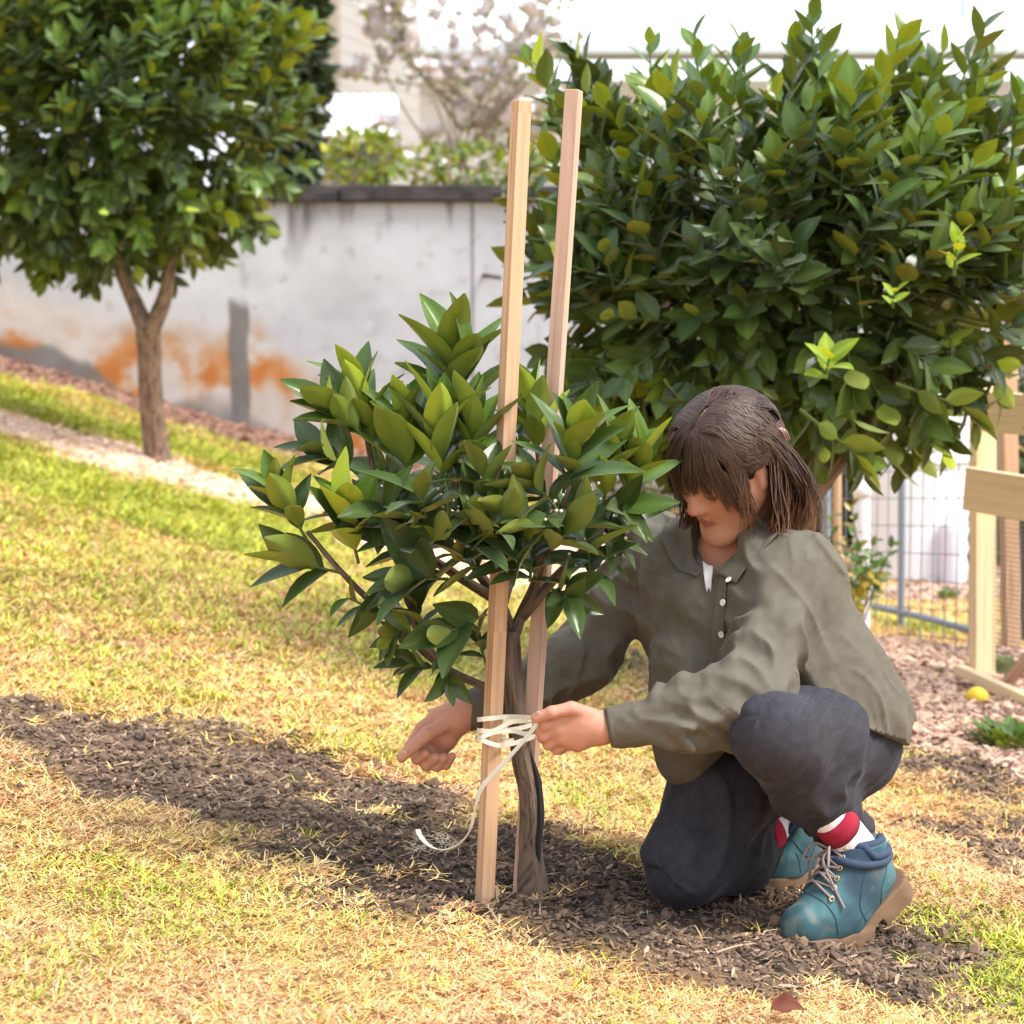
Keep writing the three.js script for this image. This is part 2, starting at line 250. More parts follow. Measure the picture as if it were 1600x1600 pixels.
// ---------------------------------------------------------------- the rendered garden wall
{
  const X0 = -6.6, X1 = 1.05, Y0 = -0.2, TOP = 1.62;
  const wall = thing('garden_wall', 'rust-stained whitewashed garden wall with a dark coping behind the trees', 'wall', [0, 0, -11]);
  wall.userData.kind = 'thing';
  const grey = [-1.4667, 0.7938][0];
  const tex = dataTexture(2048, 768, (u, v) => {
    const x = lerp(X0, X1, u), y = lerp(Y0, TOP, v), h = y - groundY(x, -11), n = fbm(x * 2.2, y * 2.2, 3, 5), f = fbm(x * 14, y * 14, 7, 4), s = fbm(x * 6, y * 1.1, 2, 4);
    let c = mix3([0.87, 0.87, 0.88], [0.8, 0.8, 0.81], smooth(0.4, 0.7, n)); c = mix3(c, [0.7, 0.69, 0.69], smooth(0.62, 0.8, f) * 0.5);
    c = mix3(c, [0.87, 0.81, 0.76], smooth(0.62, 0.2, h + (n - 0.5) * 0.5) * 0.75); // damp, tea-coloured plaster
    const rustEdge = 0.31 + (fbm(x * 3.1, 2, 5, 4) - 0.5) * 0.5 + 0.08 * Math.sin(x * 3.7 + 1), patch = smooth(0.3, 0.48, fbm(x * 2.6 + 7, y * 2, 1, 4));
    const rust = smooth(rustEdge + 0.16, rustEdge - 0.12, h) * smooth(0.36, 0.62, fbm(x * 7, y * 7, 9, 4) * 0.65 + n * 0.35) * patch * smooth(-0.45, -0.75, x);
    c = mix3(c, mix3([0.78, 0.45, 0.2], [0.84, 0.56, 0.3], f), clamp(rust * 1.05));
    const strip = smooth(0.055, 0.03, Math.abs(x - grey + (fbm(y * 6, 3, 1) - 0.5) * 0.03 - 0.01) - 0.01) * smooth(1.14, 1.04, y + (f - 0.5) * 0.1);
    const left = smooth(-2.05, -2.3, x + (n - 0.5) * 0.3), foot = smooth(0.02 + 0.12 * left + 0.13 * smooth(0.34, 0.02, Math.abs(x - grey + 0.1)), -0.04 + 0.12 * left, h + (fbm(x * 4, y * 4, 12) - 0.5) * 0.14);
    c = mix3(c, mix3([0.56, 0.54, 0.53], [0.46, 0.44, 0.42], f), Math.max(strip * 0.95, foot * 0.9));
    const drip = smooth(0.6, 0.78, s) * smooth(TOP - 0.42, TOP - 0.02, y), joint = smooth(0.012, 0.004, Math.abs(x - [-0.2111, 1.337][0])) * 0.6;
    c = mix3(c, [0.42, 0.38, 0.36], clamp(drip * 0.8 + joint));
    const crack = 0 * smooth(0.012, 0.0, Math.abs(fbm(x * 1.7 + 4, y * 1.7, 21, 5) - 0.52)) * smooth(0.5, 0.66, fbm(x * 1.2, y * 1.2, 30));
    return mix3(c, [0.45, 0.43, 0.43], crack * 0.6).map((k) => k * 0.86 * (0.97 + 0.06 * hash(Math.floor(u * 2048), Math.floor(v * 768), 3)));
  });
  tex.wrapS = tex.wrapT = THREE.ClampToEdgeWrapping;
  const g = new THREE.PlaneGeometry(X1 - X0, TOP - Y0, 220, 60), p = g.attributes.position;
  const front = g.clone(); { const q = front.attributes.position; for (let i = 0; i < q.count; i++) { const x = q.getX(i) + (X0 + X1) / 2, y = q.getY(i) + (Y0 + TOP) / 2; q.setXYZ(i, x, y, (fbm(x * 3, y * 3, 3) - 0.5) * 0.02 + (fbm(x * 20, y * 20, 5) - 0.5) * 0.006); } front.computeVertexNormals(); }
  const core = place(new THREE.BoxGeometry(X1 - X0, TOP - Y0 - 0.004, 0.2), [(X0 + X1) / 2, (Y0 + TOP) / 2, -0.115]);
  mesh('wall_face', front, std({ map: tex, roughness: 0.95 }), wall);
  mesh('wall_core', core, std({ color: 0x8c8783, roughness: 1 }), wall);
  const cop = std({ color: 0x4a4547, roughness: 0.9, map: dataTexture(256, 256, (u, v) => { const n = fbm(u * 12, v * 12, 4), k = 0.45 + 0.75 * n; return [k, k * 0.98, k * 0.96]; }) });
  let x = X0; while (x < X1 - 0.1) { const w = Math.min(R(0.85, 1.05), X1 - x); mesh('coping_stone', place(box(w - 0.012, 0.085, 0.3, 0.008, x), [x + w / 2, TOP + 0.0445 + R(-0.003, 0.003), -0.1], [0, 0, R(-0.004, 0.004)]), cop, wall); x += w; }
  mesh('bracket', tube([[[-0.1533, 1.2355][0], [-0.1533, 1.2355][1], -0.01], [[-0.1193, 1.2287][0], [-0.1193, 1.2287][1], 0.06], [[-0.0579, 1.2185][0], [-0.0579, 1.2185][1], 0.08]], [0.012, 0.01, 0.012], 6, 3), std({ color: 0x5a2f1e, roughness: 0.9 }), wall);
}

// ---------------------------------------------------------------- leaves, crowns and trees
// one leaf one unit long: base at the origin, tip on +y, upper side +z; two skins, the lower one paler
function leafShape({ w = 0.42, fold = 0.32, curl = 0.15, nu = 6, wave = 0, top = [0.042, 0.088, 0.011], under = [0.2, 0.28, 0.055], rib = [0.12, 0.2, 0.05] } = {}) {
  const pos = [], col = [], idx = [], vs = [-1, -0.5, 0, 0.5, 1];
  for (const side of [1, -1]) for (let i = 0; i <= nu; i++) for (const v of vs) {
    const u = i / nu, half = (w / 2) * Math.pow(Math.sin(Math.PI * Math.pow(clamp(u * 0.985 + 0.006), 0.82)), 0.85) + 0.004;
    const z = fold * Math.abs(v) * half + wave * Math.sin(u * 9 + v) * v * half - curl * u * u + (v === 0 ? -0.006 : 0.002) + side * 0.003;
    pos.push(v * half, u, z); const k = 1 + 0.12 * (hash(i, Math.round(v * 2), 5) - 0.5);
    col.push(...(v === 0 ? mix3(side > 0 ? top : under, rib, 0.3) : side > 0 ? top : under).map((c) => c * k));
  }
  const row = vs.length, half = (nu + 1) * row;
  for (let s = 0; s < 2; s++) for (let i = 0; i < nu; i++) for (let j = 0; j < row - 1; j++) { const a = s * half + i * row + j, b = a + row; s ? idx.push(a, b, a + 1, b, b + 1, a + 1) : idx.push(a, a + 1, b, b, a + 1, b + 1); }
  const g = new THREE.BufferGeometry(); g.setAttribute('position', new THREE.Float32BufferAttribute(pos, 3)); g.setAttribute('color', new THREE.Float32BufferAttribute(col, 3)); g.setIndex(idx); g.computeVertexNormals(); return g;
}
const leafMaterial = (r, g, b, o = {}) => phys({ color: lin(r, g, b), vertexColors: true, roughness: 0.9, transmission: 0.38, thickness: 0, clearcoat: 0.8, clearcoatRoughness: 0.22, specularIntensity: 0.4, ...o });
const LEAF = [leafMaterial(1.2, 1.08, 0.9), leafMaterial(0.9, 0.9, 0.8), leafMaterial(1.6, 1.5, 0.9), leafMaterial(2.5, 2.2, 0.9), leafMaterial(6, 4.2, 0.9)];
const SHAPES = [leafShape(), leafShape({ w: 0.44, fold: 0.5, curl: 0.12 }), leafShape({ w: 0.37, fold: 0.25, curl: 0.34, wave: 0.12 }), leafShape({ w: 0.41, fold: 0.6, curl: -0.08, wave: 0.06 })];
const FAR = [leafShape({ nu: 4, w: 0.56, fold: 0.12, curl: 0.1 }), leafShape({ nu: 4, w: 0.5, fold: 0.2, curl: 0.2 })];
const basis = (axis, normal) => { const Y = axis.clone().normalize(), Z = normal.clone().addScaledVector(Y, -normal.dot(Y)); if (Z.lengthSq() < 1e-6) Z.set(0.3, 0.2, 0.9).addScaledVector(Y, -(0.3 * Y.x + 0.2 * Y.y + 0.9 * Y.z)); Z.normalize(); return [Y.clone().cross(Z), Y, Z]; };
const leafMatrix = (at, axis, normal, len) => { const [X, Y, Z] = basis(axis, normal); return new THREE.Matrix4().makeBasis(X.multiplyScalar(len), Y.multiplyScalar(len), Z.multiplyScalar(len)).setPosition(at); };
// leaves set spirally along a shoot
function shootLeaves(a, b, n, len, { open = 1.05, shut = 0.45, droop = 0, from = 0.25, tone = 0 } = {}) {
  const D = b.clone().sub(a), L = D.length(); D.normalize(); const [U, , W] = basis(D, V(R(-1, 1), R(-1, 1), R(-1, 1))), out = []; let q = R(0, 6.28);
  for (let i = 0; i < n; i++) {
    const t = lerp(from, 1, n > 1 ? i / (n - 1) : 1), al = lerp(open, shut, t) * R(0.8, 1.2); q += 2.4 + R(-0.4, 0.4);
    const rad = U.clone().multiplyScalar(Math.cos(q)).addScaledVector(W, Math.sin(q)), axis = D.clone().multiplyScalar(Math.cos(al)).addScaledVector(rad, Math.sin(al));
    axis.y -= droop * R(0.5, 1.2) * (1 - 0.6 * t); axis.normalize();
    const normal = D.clone().multiplyScalar(0.7).add(V(0, 0.5, 0)).addScaledVector(rad, -0.35).add(V(R(-0.35, 0.35), R(-0.35, 0.35), R(-0.2, 0.5)));
    const size = len * R(0.75, 1.15) * (i === n - 1 ? 0.8 : 1);
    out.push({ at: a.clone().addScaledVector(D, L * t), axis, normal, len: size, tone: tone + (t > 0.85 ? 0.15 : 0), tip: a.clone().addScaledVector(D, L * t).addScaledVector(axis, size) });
  }
  return out;
}
const EYE = camera.position.clone();
function dress(tree, leaves, { shapes = SHAPES, pick, parts = 300, label }) { // the leaves that show largest are parts, the rest one mass
  const score = (l) => l.rank ?? 0; leaves.sort((a, b) => score(b) - score(a));
  const O = tree.position;
  leaves.slice(0, parts).forEach((l) => { const m = mesh('leaf', shapes[Math.floor(rnd() * shapes.length)], pick(l), tree); leafMatrix(l.at.clone().sub(O), l.axis, l.normal, l.len).decompose(m.position, m.quaternion, m.scale); });
  const rest = leaves.slice(parts); if (!rest.length) return;
  shapes.slice(0, 2).forEach((s, k) => {
    const some = rest.filter((_, i) => i % 2 === k), im = new THREE.InstancedMesh(s, LEAF[0], some.length); im.name = 'foliage'; im.castShadow = im.receiveShadow = true; stuff(im, label);
    some.forEach((l, i) => { im.setMatrixAt(i, leafMatrix(l.at.clone().sub(O), l.axis, l.normal, l.len)); im.setColorAt(i, pick(l).color); }); tree.add(im);
  });
}
const barkTex = dataTexture(256, 512, (u, v) => { const n = fbm(u * 26, v * 9, 3, 5), m = fbm(u * 6, v * 5, 8), f = Math.abs(fbm(u * 40, v * 6, 5) - 0.5) * 2; const k = 0.55 + 0.5 * n - 0.25 * smooth(0.2, 0, f) + 0.15 * m; return [k, k * 0.97, k * 0.94]; });
barkTex.repeat.set(4, 3);
const BARK = std({ map: barkTex, color: lin(0.36, 0.26, 0.2), roughness: 0.95, bumpMap: barkTex, bumpScale: 0.006 });
const GREENWOOD = std({ color: lin(0.1, 0.15, 0.035), roughness: 0.7 });

function citrusTree({ name, label, base, fork, limbs, centre, radii, shoots, leaf, group, inner, extra = [], trunkR, lean, keep, sunTint = 1 }) {
  const tree = thing(name, label, 'tree', base, group), O = V(base), rel = (p) => V(p).sub(O);
  mesh('trunk', tube([rel([base[0] + (lean ?? 0.02), base[1] - 0.08, base[2]]), rel([base[0], base[1] + 0.03, base[2]]), rel(base).lerp(rel(fork), 0.5).add(V(-0.008, 0, 0)), rel(fork)], [trunkR * 1.45, trunkR * 1.12, trunkR, trunkR * 1.02], 14, 8, 0.12), BARK, tree);
  mesh('knot', place(new THREE.SphereGeometry(1, 10, 8), [trunkR * 0.72, 0.1, trunkR * 0.5], [0, 0.3, 0.4], trunkR * 0.42), BARK, tree);
  for (const l of limbs) mesh('limb', tube([rel(fork).add(V(0, -0.05, 0)), ...l.slice(0, -1).map(rel)], [trunkR * 0.78, trunkR * 0.62, trunkR * 0.4], 9, 6, 0.1), BARK, tree);
  const leaves = [], twigs = [], Cc = V(centre), rv = V(radii);
  for (let i = 0; i < shoots; i++) {
    const dir = V(R(-1, 1), R(-1, 1), R(-1, 1)); if (dir.lengthSq() > 1 || dir.lengthSq() < 0.01) { i--; continue; } dir.normalize();
    const depth = rnd() < inner ? R(0.35, 0.75) : R(0.74, 0.97), lump = 0.7 + 0.56 * fbm(dir.x * 2.2 + centre[0], dir.y * 2.2, dir.z * 2.2 + 3, 3);
    const at = Cc.clone().add(dir.clone().multiply(rv).multiplyScalar(depth * lump));
    if (keep && !keep(at)) continue;
    const grow = dir.clone().multiplyScalar(0.75).add(V(0, dir.y > -0.45 ? 0.6 : -0.2, 0)).add(V(R(-0.4, 0.4), R(-0.3, 0.3), R(-0.4, 0.4))).normalize(), L = R(0.09, 0.2) * (dir.y > 0.4 && rnd() < 0.6 ? 1.8 : 1);
    const end = at.clone().addScaledVector(grow, L), freshSunlit = rnd() < (dir.y > 0.15 ? 0.5 : 0.16) * sunTint ? R(0.25, 0.9) : 0;  // new-growth yellow plus sunlit brightness painted into the leaf tint, likelier on upper shoots
    leaves.push(...shootLeaves(at, end, Math.round(R(7, 11) * (0.6 + L * 3)), leaf, { droop: dir.y < -0.4 ? 0.2 : -0.1, tone: freshSunlit, from: 0.05, open: 1.15 }));
    twigs.push(tube([at.clone().sub(O).sub(dir.clone().multiply(rv).multiplyScalar(0.14)), at.clone().sub(O), end.sub(O)], [0.005, 0.0035, 0.002], 4, 1));
  }
  for (const [a, b, n, len, tone] of extra) { const A = V(a), B = V(b); leaves.push(...shootLeaves(A, B, n, len, { tone, open: 1.1, from: 0.15 }).map((l) => ({ ...l, rank: 9 }))); twigs.push(tube([A.clone().sub(O), B.clone().sub(O)], [0.005, 0.002], 4, 1)); }
  for (const l of leaves) { const out = l.at.clone().sub(Cc).divide(rv), to = EYE.clone().sub(l.at); l.rank ??= out.length() * 0.8 - to.length() * 0.9 + 0.6 * out.dot(to.clone().normalize()); }
  mesh('twigs', mergeGeometries(twigs), GREENWOOD, tree).userData.kind = 'stuff';
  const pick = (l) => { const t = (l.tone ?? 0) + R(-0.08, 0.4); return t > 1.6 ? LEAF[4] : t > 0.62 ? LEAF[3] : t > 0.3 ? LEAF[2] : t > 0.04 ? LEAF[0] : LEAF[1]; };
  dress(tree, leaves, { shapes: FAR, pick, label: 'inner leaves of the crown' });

  return tree;
}
const at3 = (gx, dy = 0) => [gx[0], groundY(gx[0], gx[1]) + dy, gx[1]];
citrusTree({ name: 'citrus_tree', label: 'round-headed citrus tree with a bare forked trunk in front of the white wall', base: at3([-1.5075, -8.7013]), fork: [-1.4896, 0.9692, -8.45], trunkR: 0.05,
  limbs: [[[-1.5712, 1.1126, -8.45], [-1.6419, 1.3053, -8.4], 0], [[-1.4113, 1.0805, -8.4], [-1.3769, 1.3053, -8.4], 0]], centre: [-1.6501, 1.849, -8.45], radii: [0.8, 0.6, 0.68], shoots: 760, leaf: 0.098, inner: 0.35, sunTint: 1.7, group: 'citrus trees' });
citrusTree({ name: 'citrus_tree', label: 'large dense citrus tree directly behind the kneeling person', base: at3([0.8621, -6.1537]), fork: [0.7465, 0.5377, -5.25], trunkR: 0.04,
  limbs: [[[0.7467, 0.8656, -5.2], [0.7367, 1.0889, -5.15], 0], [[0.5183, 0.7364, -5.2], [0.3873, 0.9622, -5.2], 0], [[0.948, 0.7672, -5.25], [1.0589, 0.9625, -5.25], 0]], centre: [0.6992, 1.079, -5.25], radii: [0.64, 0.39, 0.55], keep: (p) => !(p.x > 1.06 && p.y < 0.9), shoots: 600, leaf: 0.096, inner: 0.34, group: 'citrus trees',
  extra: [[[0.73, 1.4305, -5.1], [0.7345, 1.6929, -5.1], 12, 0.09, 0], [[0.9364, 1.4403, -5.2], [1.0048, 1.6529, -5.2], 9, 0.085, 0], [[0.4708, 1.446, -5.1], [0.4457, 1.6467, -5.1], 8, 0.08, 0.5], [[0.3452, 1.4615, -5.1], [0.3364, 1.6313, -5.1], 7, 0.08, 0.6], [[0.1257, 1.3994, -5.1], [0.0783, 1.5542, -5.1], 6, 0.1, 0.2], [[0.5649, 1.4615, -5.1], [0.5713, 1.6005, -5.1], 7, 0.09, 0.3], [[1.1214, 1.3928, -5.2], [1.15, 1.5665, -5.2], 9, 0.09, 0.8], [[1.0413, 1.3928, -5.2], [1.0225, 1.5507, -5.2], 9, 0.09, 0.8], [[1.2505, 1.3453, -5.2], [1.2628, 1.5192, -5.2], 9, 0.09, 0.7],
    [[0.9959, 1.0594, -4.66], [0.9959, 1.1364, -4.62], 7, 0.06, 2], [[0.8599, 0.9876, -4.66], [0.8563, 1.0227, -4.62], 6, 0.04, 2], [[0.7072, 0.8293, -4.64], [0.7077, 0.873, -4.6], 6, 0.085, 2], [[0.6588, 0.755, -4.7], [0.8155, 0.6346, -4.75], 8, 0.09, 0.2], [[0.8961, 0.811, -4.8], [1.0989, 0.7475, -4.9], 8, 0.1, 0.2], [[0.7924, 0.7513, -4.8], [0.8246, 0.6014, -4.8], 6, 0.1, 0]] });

// ---------------------------------------------------------------- the young citrus between its stakes
{
  const base = at3([0.0302, -3.3891]), O = V(base), tree = thing('citrus_sapling', 'young citrus sapling tied between two timber stakes', 'tree', base);
  const rel = (p) => V(p).sub(O), wood = std({ map: barkTex, color: lin(0.2, 0.15, 0.115), roughness: 0.95, bumpMap: barkTex, bumpScale: 0.004 }), scar = std({ color: lin(0.012, 0.011, 0.012), roughness: 0.9 });
  mesh('trunk', tube([rel([0.0414, -0.068, -3.42]), rel([0.0348, -0.018, -3.42]), rel([0.0303, 0.0566, -3.41]), rel([0.0323, 0.1469, -3.4]), rel([0.0194, 0.2124, -3.4]), rel([0.0064, 0.2995, -3.4]), rel([0, 0.3754, -3.4]), rel([-0.0021, 0.4348, -3.4])], [0.06, 0.029, 0.0205, 0.019, 0.0185, 0.0165, 0.016, 0.0155], 14, 6, 0.14), wood, tree);
  mesh('bark_scar', tube([rel([0.03, 0.2339, -3.391]), rel([0.0419, 0.1795, -3.391]), rel([0.0451, 0.1269, -3.392]), rel([0.0431, 0.0711, -3.396]), rel([0.0454, 0.0085, -3.404])], [0.001, 0.008, 0.009, 0.0075, 0.002], 10, 6, 0.4), scar, tree);
  const limb = (r0, r1, ...pts) => mesh('branch', tube(pts.map(rel), [r0, (r0 + r1) / 2, r1], 8, 4, 0.1), wood, tree);
  limb(0.012, 0.005, [-0.0021, 0.4294, -3.4], [-0.0214, 0.4832, -3.4], [-0.0643, 0.5454, -3.42], [-0.086, 0.6514, -3.44], [-0.0943, 0.7805, -3.44]);
  limb(0.011, 0.005, [0, 0.4186, -3.4], [0.016, 0.4617, -3.4], [0.0424, 0.5286, -3.38], [0.0529, 0.635, -3.38], [0.0422, 0.7409, -3.38]);
  limb(0.01, 0.004, [0.016, 0.4563, -3.4], [0.0747, 0.5262, -3.4], [0.1376, 0.5925, -3.38], [0.1838, 0.6684, -3.36]);
  limb(0.01, 0.004, [-0.0214, 0.4832, -3.4], [-0.106, 0.5393, -3.38], [-0.1894, 0.6051, -3.36], [-0.2321, 0.7198, -3.38], [-0.2486, 0.8457, -3.4]);
  limb(0.008, 0.004, [-0.0429, 0.3375, -3.4], [-0.1167, 0.3803, -3.37], [-0.2099, 0.47, -3.34], [-0.2811, 0.5462, -3.32], [-0.3326, 0.609, -3.32]);
  limb(0.007, 0.003, [-0.1061, 0.3717, -3.37], [-0.1571, 0.445, -3.33], [-0.1668, 0.5043, -3.32]);
  limb(0.009, 0.004, [-0.016, 0.4779, -3.4], [0, 0.5365, -3.5], [-0.0223, 0.6417, -3.56], [-0.0335, 0.7521, -3.58]);
  limb(0.008, 0.003, [-0.106, 0.5393, -3.38], [-0.1754, 0.5695, -3.5], [-0.222, 0.6425, -3.55]);
  limb(0.007, 0.003, [0.0424, 0.5286, -3.38], [0.0719, 0.6232, -3.28], [0.0911, 0.6879, -3.24]);
  const leaves = [], S = (a, b, n, len, o) => { const A = V(a), B = V(b); leaves.push(...shootLeaves(A, B, Math.round(n * 1.4), len * 1.12, { ...o, tone: (o?.tone ?? 0) + 0.08 })); mesh('twig', tube([A.clone().sub(O), B.clone().sub(O)], [0.003, 0.0016], 5, 1), GREENWOOD, tree); };
  const big = 0.118;
  S([-0.0896, 0.7493, -3.42], [-0.0993, 0.8932, -3.4], 8, big, { open: 1.25, shut: 0.35, tone: 0.35 });
  S([-0.0831, 0.8026, -3.42], [-0.0756, 0.8881, -3.38], 3, big, { open: 0.7, shut: 0.25, tone: 0.5 });
  S([-0.2216, 0.7198, -3.38], [-0.2504, 0.8357, -3.38], 11, 0.09, { open: 0.95, shut: 0.3, tone: 0.55 });
  S([-0.2358, 0.7525, -3.36], [-0.2861, 0.8056, -3.34], 7, 0.09, { open: 0.8, shut: 0.4, tone: 0.25 });
  S([-0.2504, 0.7014, -3.34], [-0.3108, 0.7391, -3.32], 6, 0.085, { open: 0.9, shut: 0.5, tone: 0 });
  S([-0.168, 0.679, -3.36], [-0.176, 0.7735, -3.36], 8, big, { open: 0.9, shut: 0.3, tone: 0.6 });
  S([-0.1148, 0.67, -3.34], [-0.1142, 0.7749, -3.33], 8, big, { open: 0.9, shut: 0.3, tone: 0.6 });
  S([-0.063, 0.679, -3.36], [-0.0668, 0.7844, -3.35], 8, big, { open: 1.0, shut: 0.3, tone: 0.5 });
  S([-0.3328, 0.5933, -3.32], [-0.3714, 0.6679, -3.3], 8, 0.09, { open: 0.9, shut: 0.35, tone: 0.5 });
  S([-0.2812, 0.541, -3.32], [-0.3414, 0.5589, -3.3], 4, 0.1, { open: 0.9, shut: 0.3, tone: -0.1 });
  S([-0.2498, 0.5567, -3.32], [-0.2668, 0.6438, -3.28], 8, 0.1, { open: 0.7, shut: 0.3, tone: 0.6 });
  S([-0.2099, 0.47, -3.34], [-0.2642, 0.5016, -3.3], 3, 0.06, { open: 1.2, shut: 0.8, droop: 0.5, tone: 0 });
  S([0.0425, 0.7185, -3.4], [0.0341, 0.8026, -3.42], 8, 0.095, { open: 0.9, shut: 0.3, tone: 0.6 });
  S([0, 0.6904, -3.5], [0.0219, 0.788, -3.52], 6, 0.095, { tone: 0.35 });
  S([0.0825, 0.6731, -3.3], [0.1017, 0.7527, -3.26], 9, big, { open: 0.95, shut: 0.35, tone: 0.5 });
  S([0.1472, 0.6368, -3.36], [0.1667, 0.7431, -3.34], 7, 0.09, { open: 0.8, shut: 0.3, tone: 0.6 });
  S([0.1839, 0.6473, -3.36], [0.2085, 0.7275, -3.34], 8, 0.09, { open: 0.9, shut: 0.35, tone: 0.6 });
  S([0.1524, 0.6368, -3.36], [0.1817, 0.6455, -3.32], 5, 0.085, { open: 1.0, shut: 0.7, droop: 0.6, tone: 0 });
  S([0.1165, 0.5819, -3.38], [0.1631, 0.5893, -3.36], 4, 0.085, { open: 0.9, tone: -0.1 });
  for (const [px, py, pz, dx, dy, dz] of [[-0.1017, 0.626, -3.25], [-0.1643, 0.6128, -3.28], [-0.0403, 0.6186, -3.22], [0.0201, 0.649, -3.22], [0.0814, 0.6157, -3.25], [-0.0827, 0.5797, -3.3], [0, 0.584, -3.26], [-0.1423, 0.6668, -3.25], [0.0506, 0.6778, -3.24], [-0.2065, 0.642, -3.3], [0.1249, 0.5672, -3.32], [-0.0408, 0.6762, -3.26], [0.031, 0.5589, -3.3], [0.1095, 0.6246, -3.5], [-0.1109, 0.6648, -3.55], [-0.1997, 0.6648, -3.55], [-0.2628, 0.6246, -3.5], [-0.0334, 0.5756, -3.55]].map((p) => [...p, R(-1, 1), R(0.1, 1), R(-0.2, 1)])) S([px - dx * 0.03, py - 0.03, pz - dz * 0.03], [px + dx * 0.03, py + dy * 0.03, pz + dz * 0.03], 7, 0.085, { open: 1.2, shut: 0.6, droop: 0.2, from: 0, tone: R(-0.25, 0.15) });
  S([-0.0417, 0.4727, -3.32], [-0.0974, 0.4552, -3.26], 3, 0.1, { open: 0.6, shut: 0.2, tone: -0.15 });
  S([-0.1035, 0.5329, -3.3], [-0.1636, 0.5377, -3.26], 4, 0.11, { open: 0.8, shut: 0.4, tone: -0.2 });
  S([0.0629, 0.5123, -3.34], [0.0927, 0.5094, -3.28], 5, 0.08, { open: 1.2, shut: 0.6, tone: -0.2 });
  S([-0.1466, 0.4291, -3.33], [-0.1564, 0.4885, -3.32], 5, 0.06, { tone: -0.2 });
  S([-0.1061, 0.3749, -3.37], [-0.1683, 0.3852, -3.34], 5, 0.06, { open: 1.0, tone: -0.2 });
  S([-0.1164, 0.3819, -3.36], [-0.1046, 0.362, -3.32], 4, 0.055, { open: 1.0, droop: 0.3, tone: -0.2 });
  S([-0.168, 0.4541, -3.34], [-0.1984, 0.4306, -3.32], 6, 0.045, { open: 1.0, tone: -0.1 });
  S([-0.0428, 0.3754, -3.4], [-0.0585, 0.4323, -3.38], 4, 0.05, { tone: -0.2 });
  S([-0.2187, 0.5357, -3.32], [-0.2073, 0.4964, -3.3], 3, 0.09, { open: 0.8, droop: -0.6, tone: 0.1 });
  for (const l of leaves) l.rank = l.len;
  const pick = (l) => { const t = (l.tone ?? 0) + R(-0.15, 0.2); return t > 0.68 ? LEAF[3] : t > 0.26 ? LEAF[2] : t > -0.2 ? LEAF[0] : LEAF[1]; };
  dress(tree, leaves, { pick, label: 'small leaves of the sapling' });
  const stamen = std({ color: lin(0.75, 0.72, 0.55), roughness: 0.7 }), buds = [];
  for (const [x, y, z] of [[-0.2217, 0.6938, -3.3], [-0.2012, 0.6731, -3.3], [-0.1013, 0.6778, -3.24], [0.1444, 0.6731, -3.3], [0.0705, 0.6591, -3.22], [0.1654, 0.6005, -3.3], [0.108, 0.5612, -3.28]]) for (let k = 0; k < 5; k++) buds.push(place(new THREE.SphereGeometry(R(0.0018, 0.0032), 6, 5), [x - O.x + R(-0.02, 0.02), y - O.y + R(-0.03, 0.03), z - O.z + R(-0.01, 0.01)]));
  mesh('flower_buds', mergeGeometries(buds), stamen, tree).userData.kind = 'stuff';
}

// ---------------------------------------------------------------- stakes and tie
const timber = (a, b, c, k) => { const t = dataTexture(256, 1024, (u, v) => { const w = fbm(u * 3, v * 2.2, k) * 0.5, g = fbm(u * 46 + w * 9, v * 3.2, k + 3, 4), r = 0.5 + 0.5 * Math.sin((u * 9 + w * 5 + 0.15 * Math.sin(v * 3)) * 6.28), f = hash(Math.floor(u * 256), Math.floor(v * 50), k), kn = smooth(0.035, 0.012, Math.hypot(u - 0.35, (v - 0.3 - 0.1 * k) * 2)); let q = mix3(a, b, clamp(0.55 * g + 0.3 * r + 0.1 * f)); return mix3(q, c, clamp(smooth(0.62, 0.8, g) * 0.35 + kn * 0.8)); }); t.repeat.set(5, 1.2); return t; };
const woodA = timber([0.83, 0.69, 0.55], [0.7, 0.54, 0.41], [0.45, 0.26, 0.14], 1), woodB = timber([0.82, 0.69, 0.6], [0.68, 0.54, 0.46], [0.46, 0.3, 0.2], 4), woodC = timber([0.93, 0.85, 0.7], [0.87, 0.76, 0.58], [0.66, 0.5, 0.32], 7);
const WOOD = { a: std({ map: woodA, roughness: 0.75, bumpMap: woodA, bumpScale: 0.0015 }), b: std({ map: woodB, roughness: 0.8, bumpMap: woodB, bumpScale: 0.0015 }), c: std({ map: woodC, roughness: 0.75, bumpMap: woodC, bumpScale: 0.0015 }) };
function stake(foot, top, roll, material, label) {
  const A = V(foot), g = bar(A.clone().add(A.clone().sub(V(top)).normalize().multiplyScalar(0.12)), top, 0.0245, 0.0245, 0.0015, roll);
  const s = mesh('timber_stake', g.translate(-A.x, -A.y, -A.z), material); s.position.copy(A); return tag(s, label, 'stake', 'stakes holding the sapling');
}
const foot1 = at3([-0.0458, -3.3488]), foot2 = at3([0.0163, -3.4202]);
stake(foot1, [0.0152, 1.2969, -3.3], 0.5, WOOD.a, 'orange-toned square timber stake on the left of the sapling trunk');
stake(foot2, [0.1034, 1.3327, -3.47], -0.35, WOOD.b, 'pinkish-grey square timber stake leaning behind the sapling trunk');
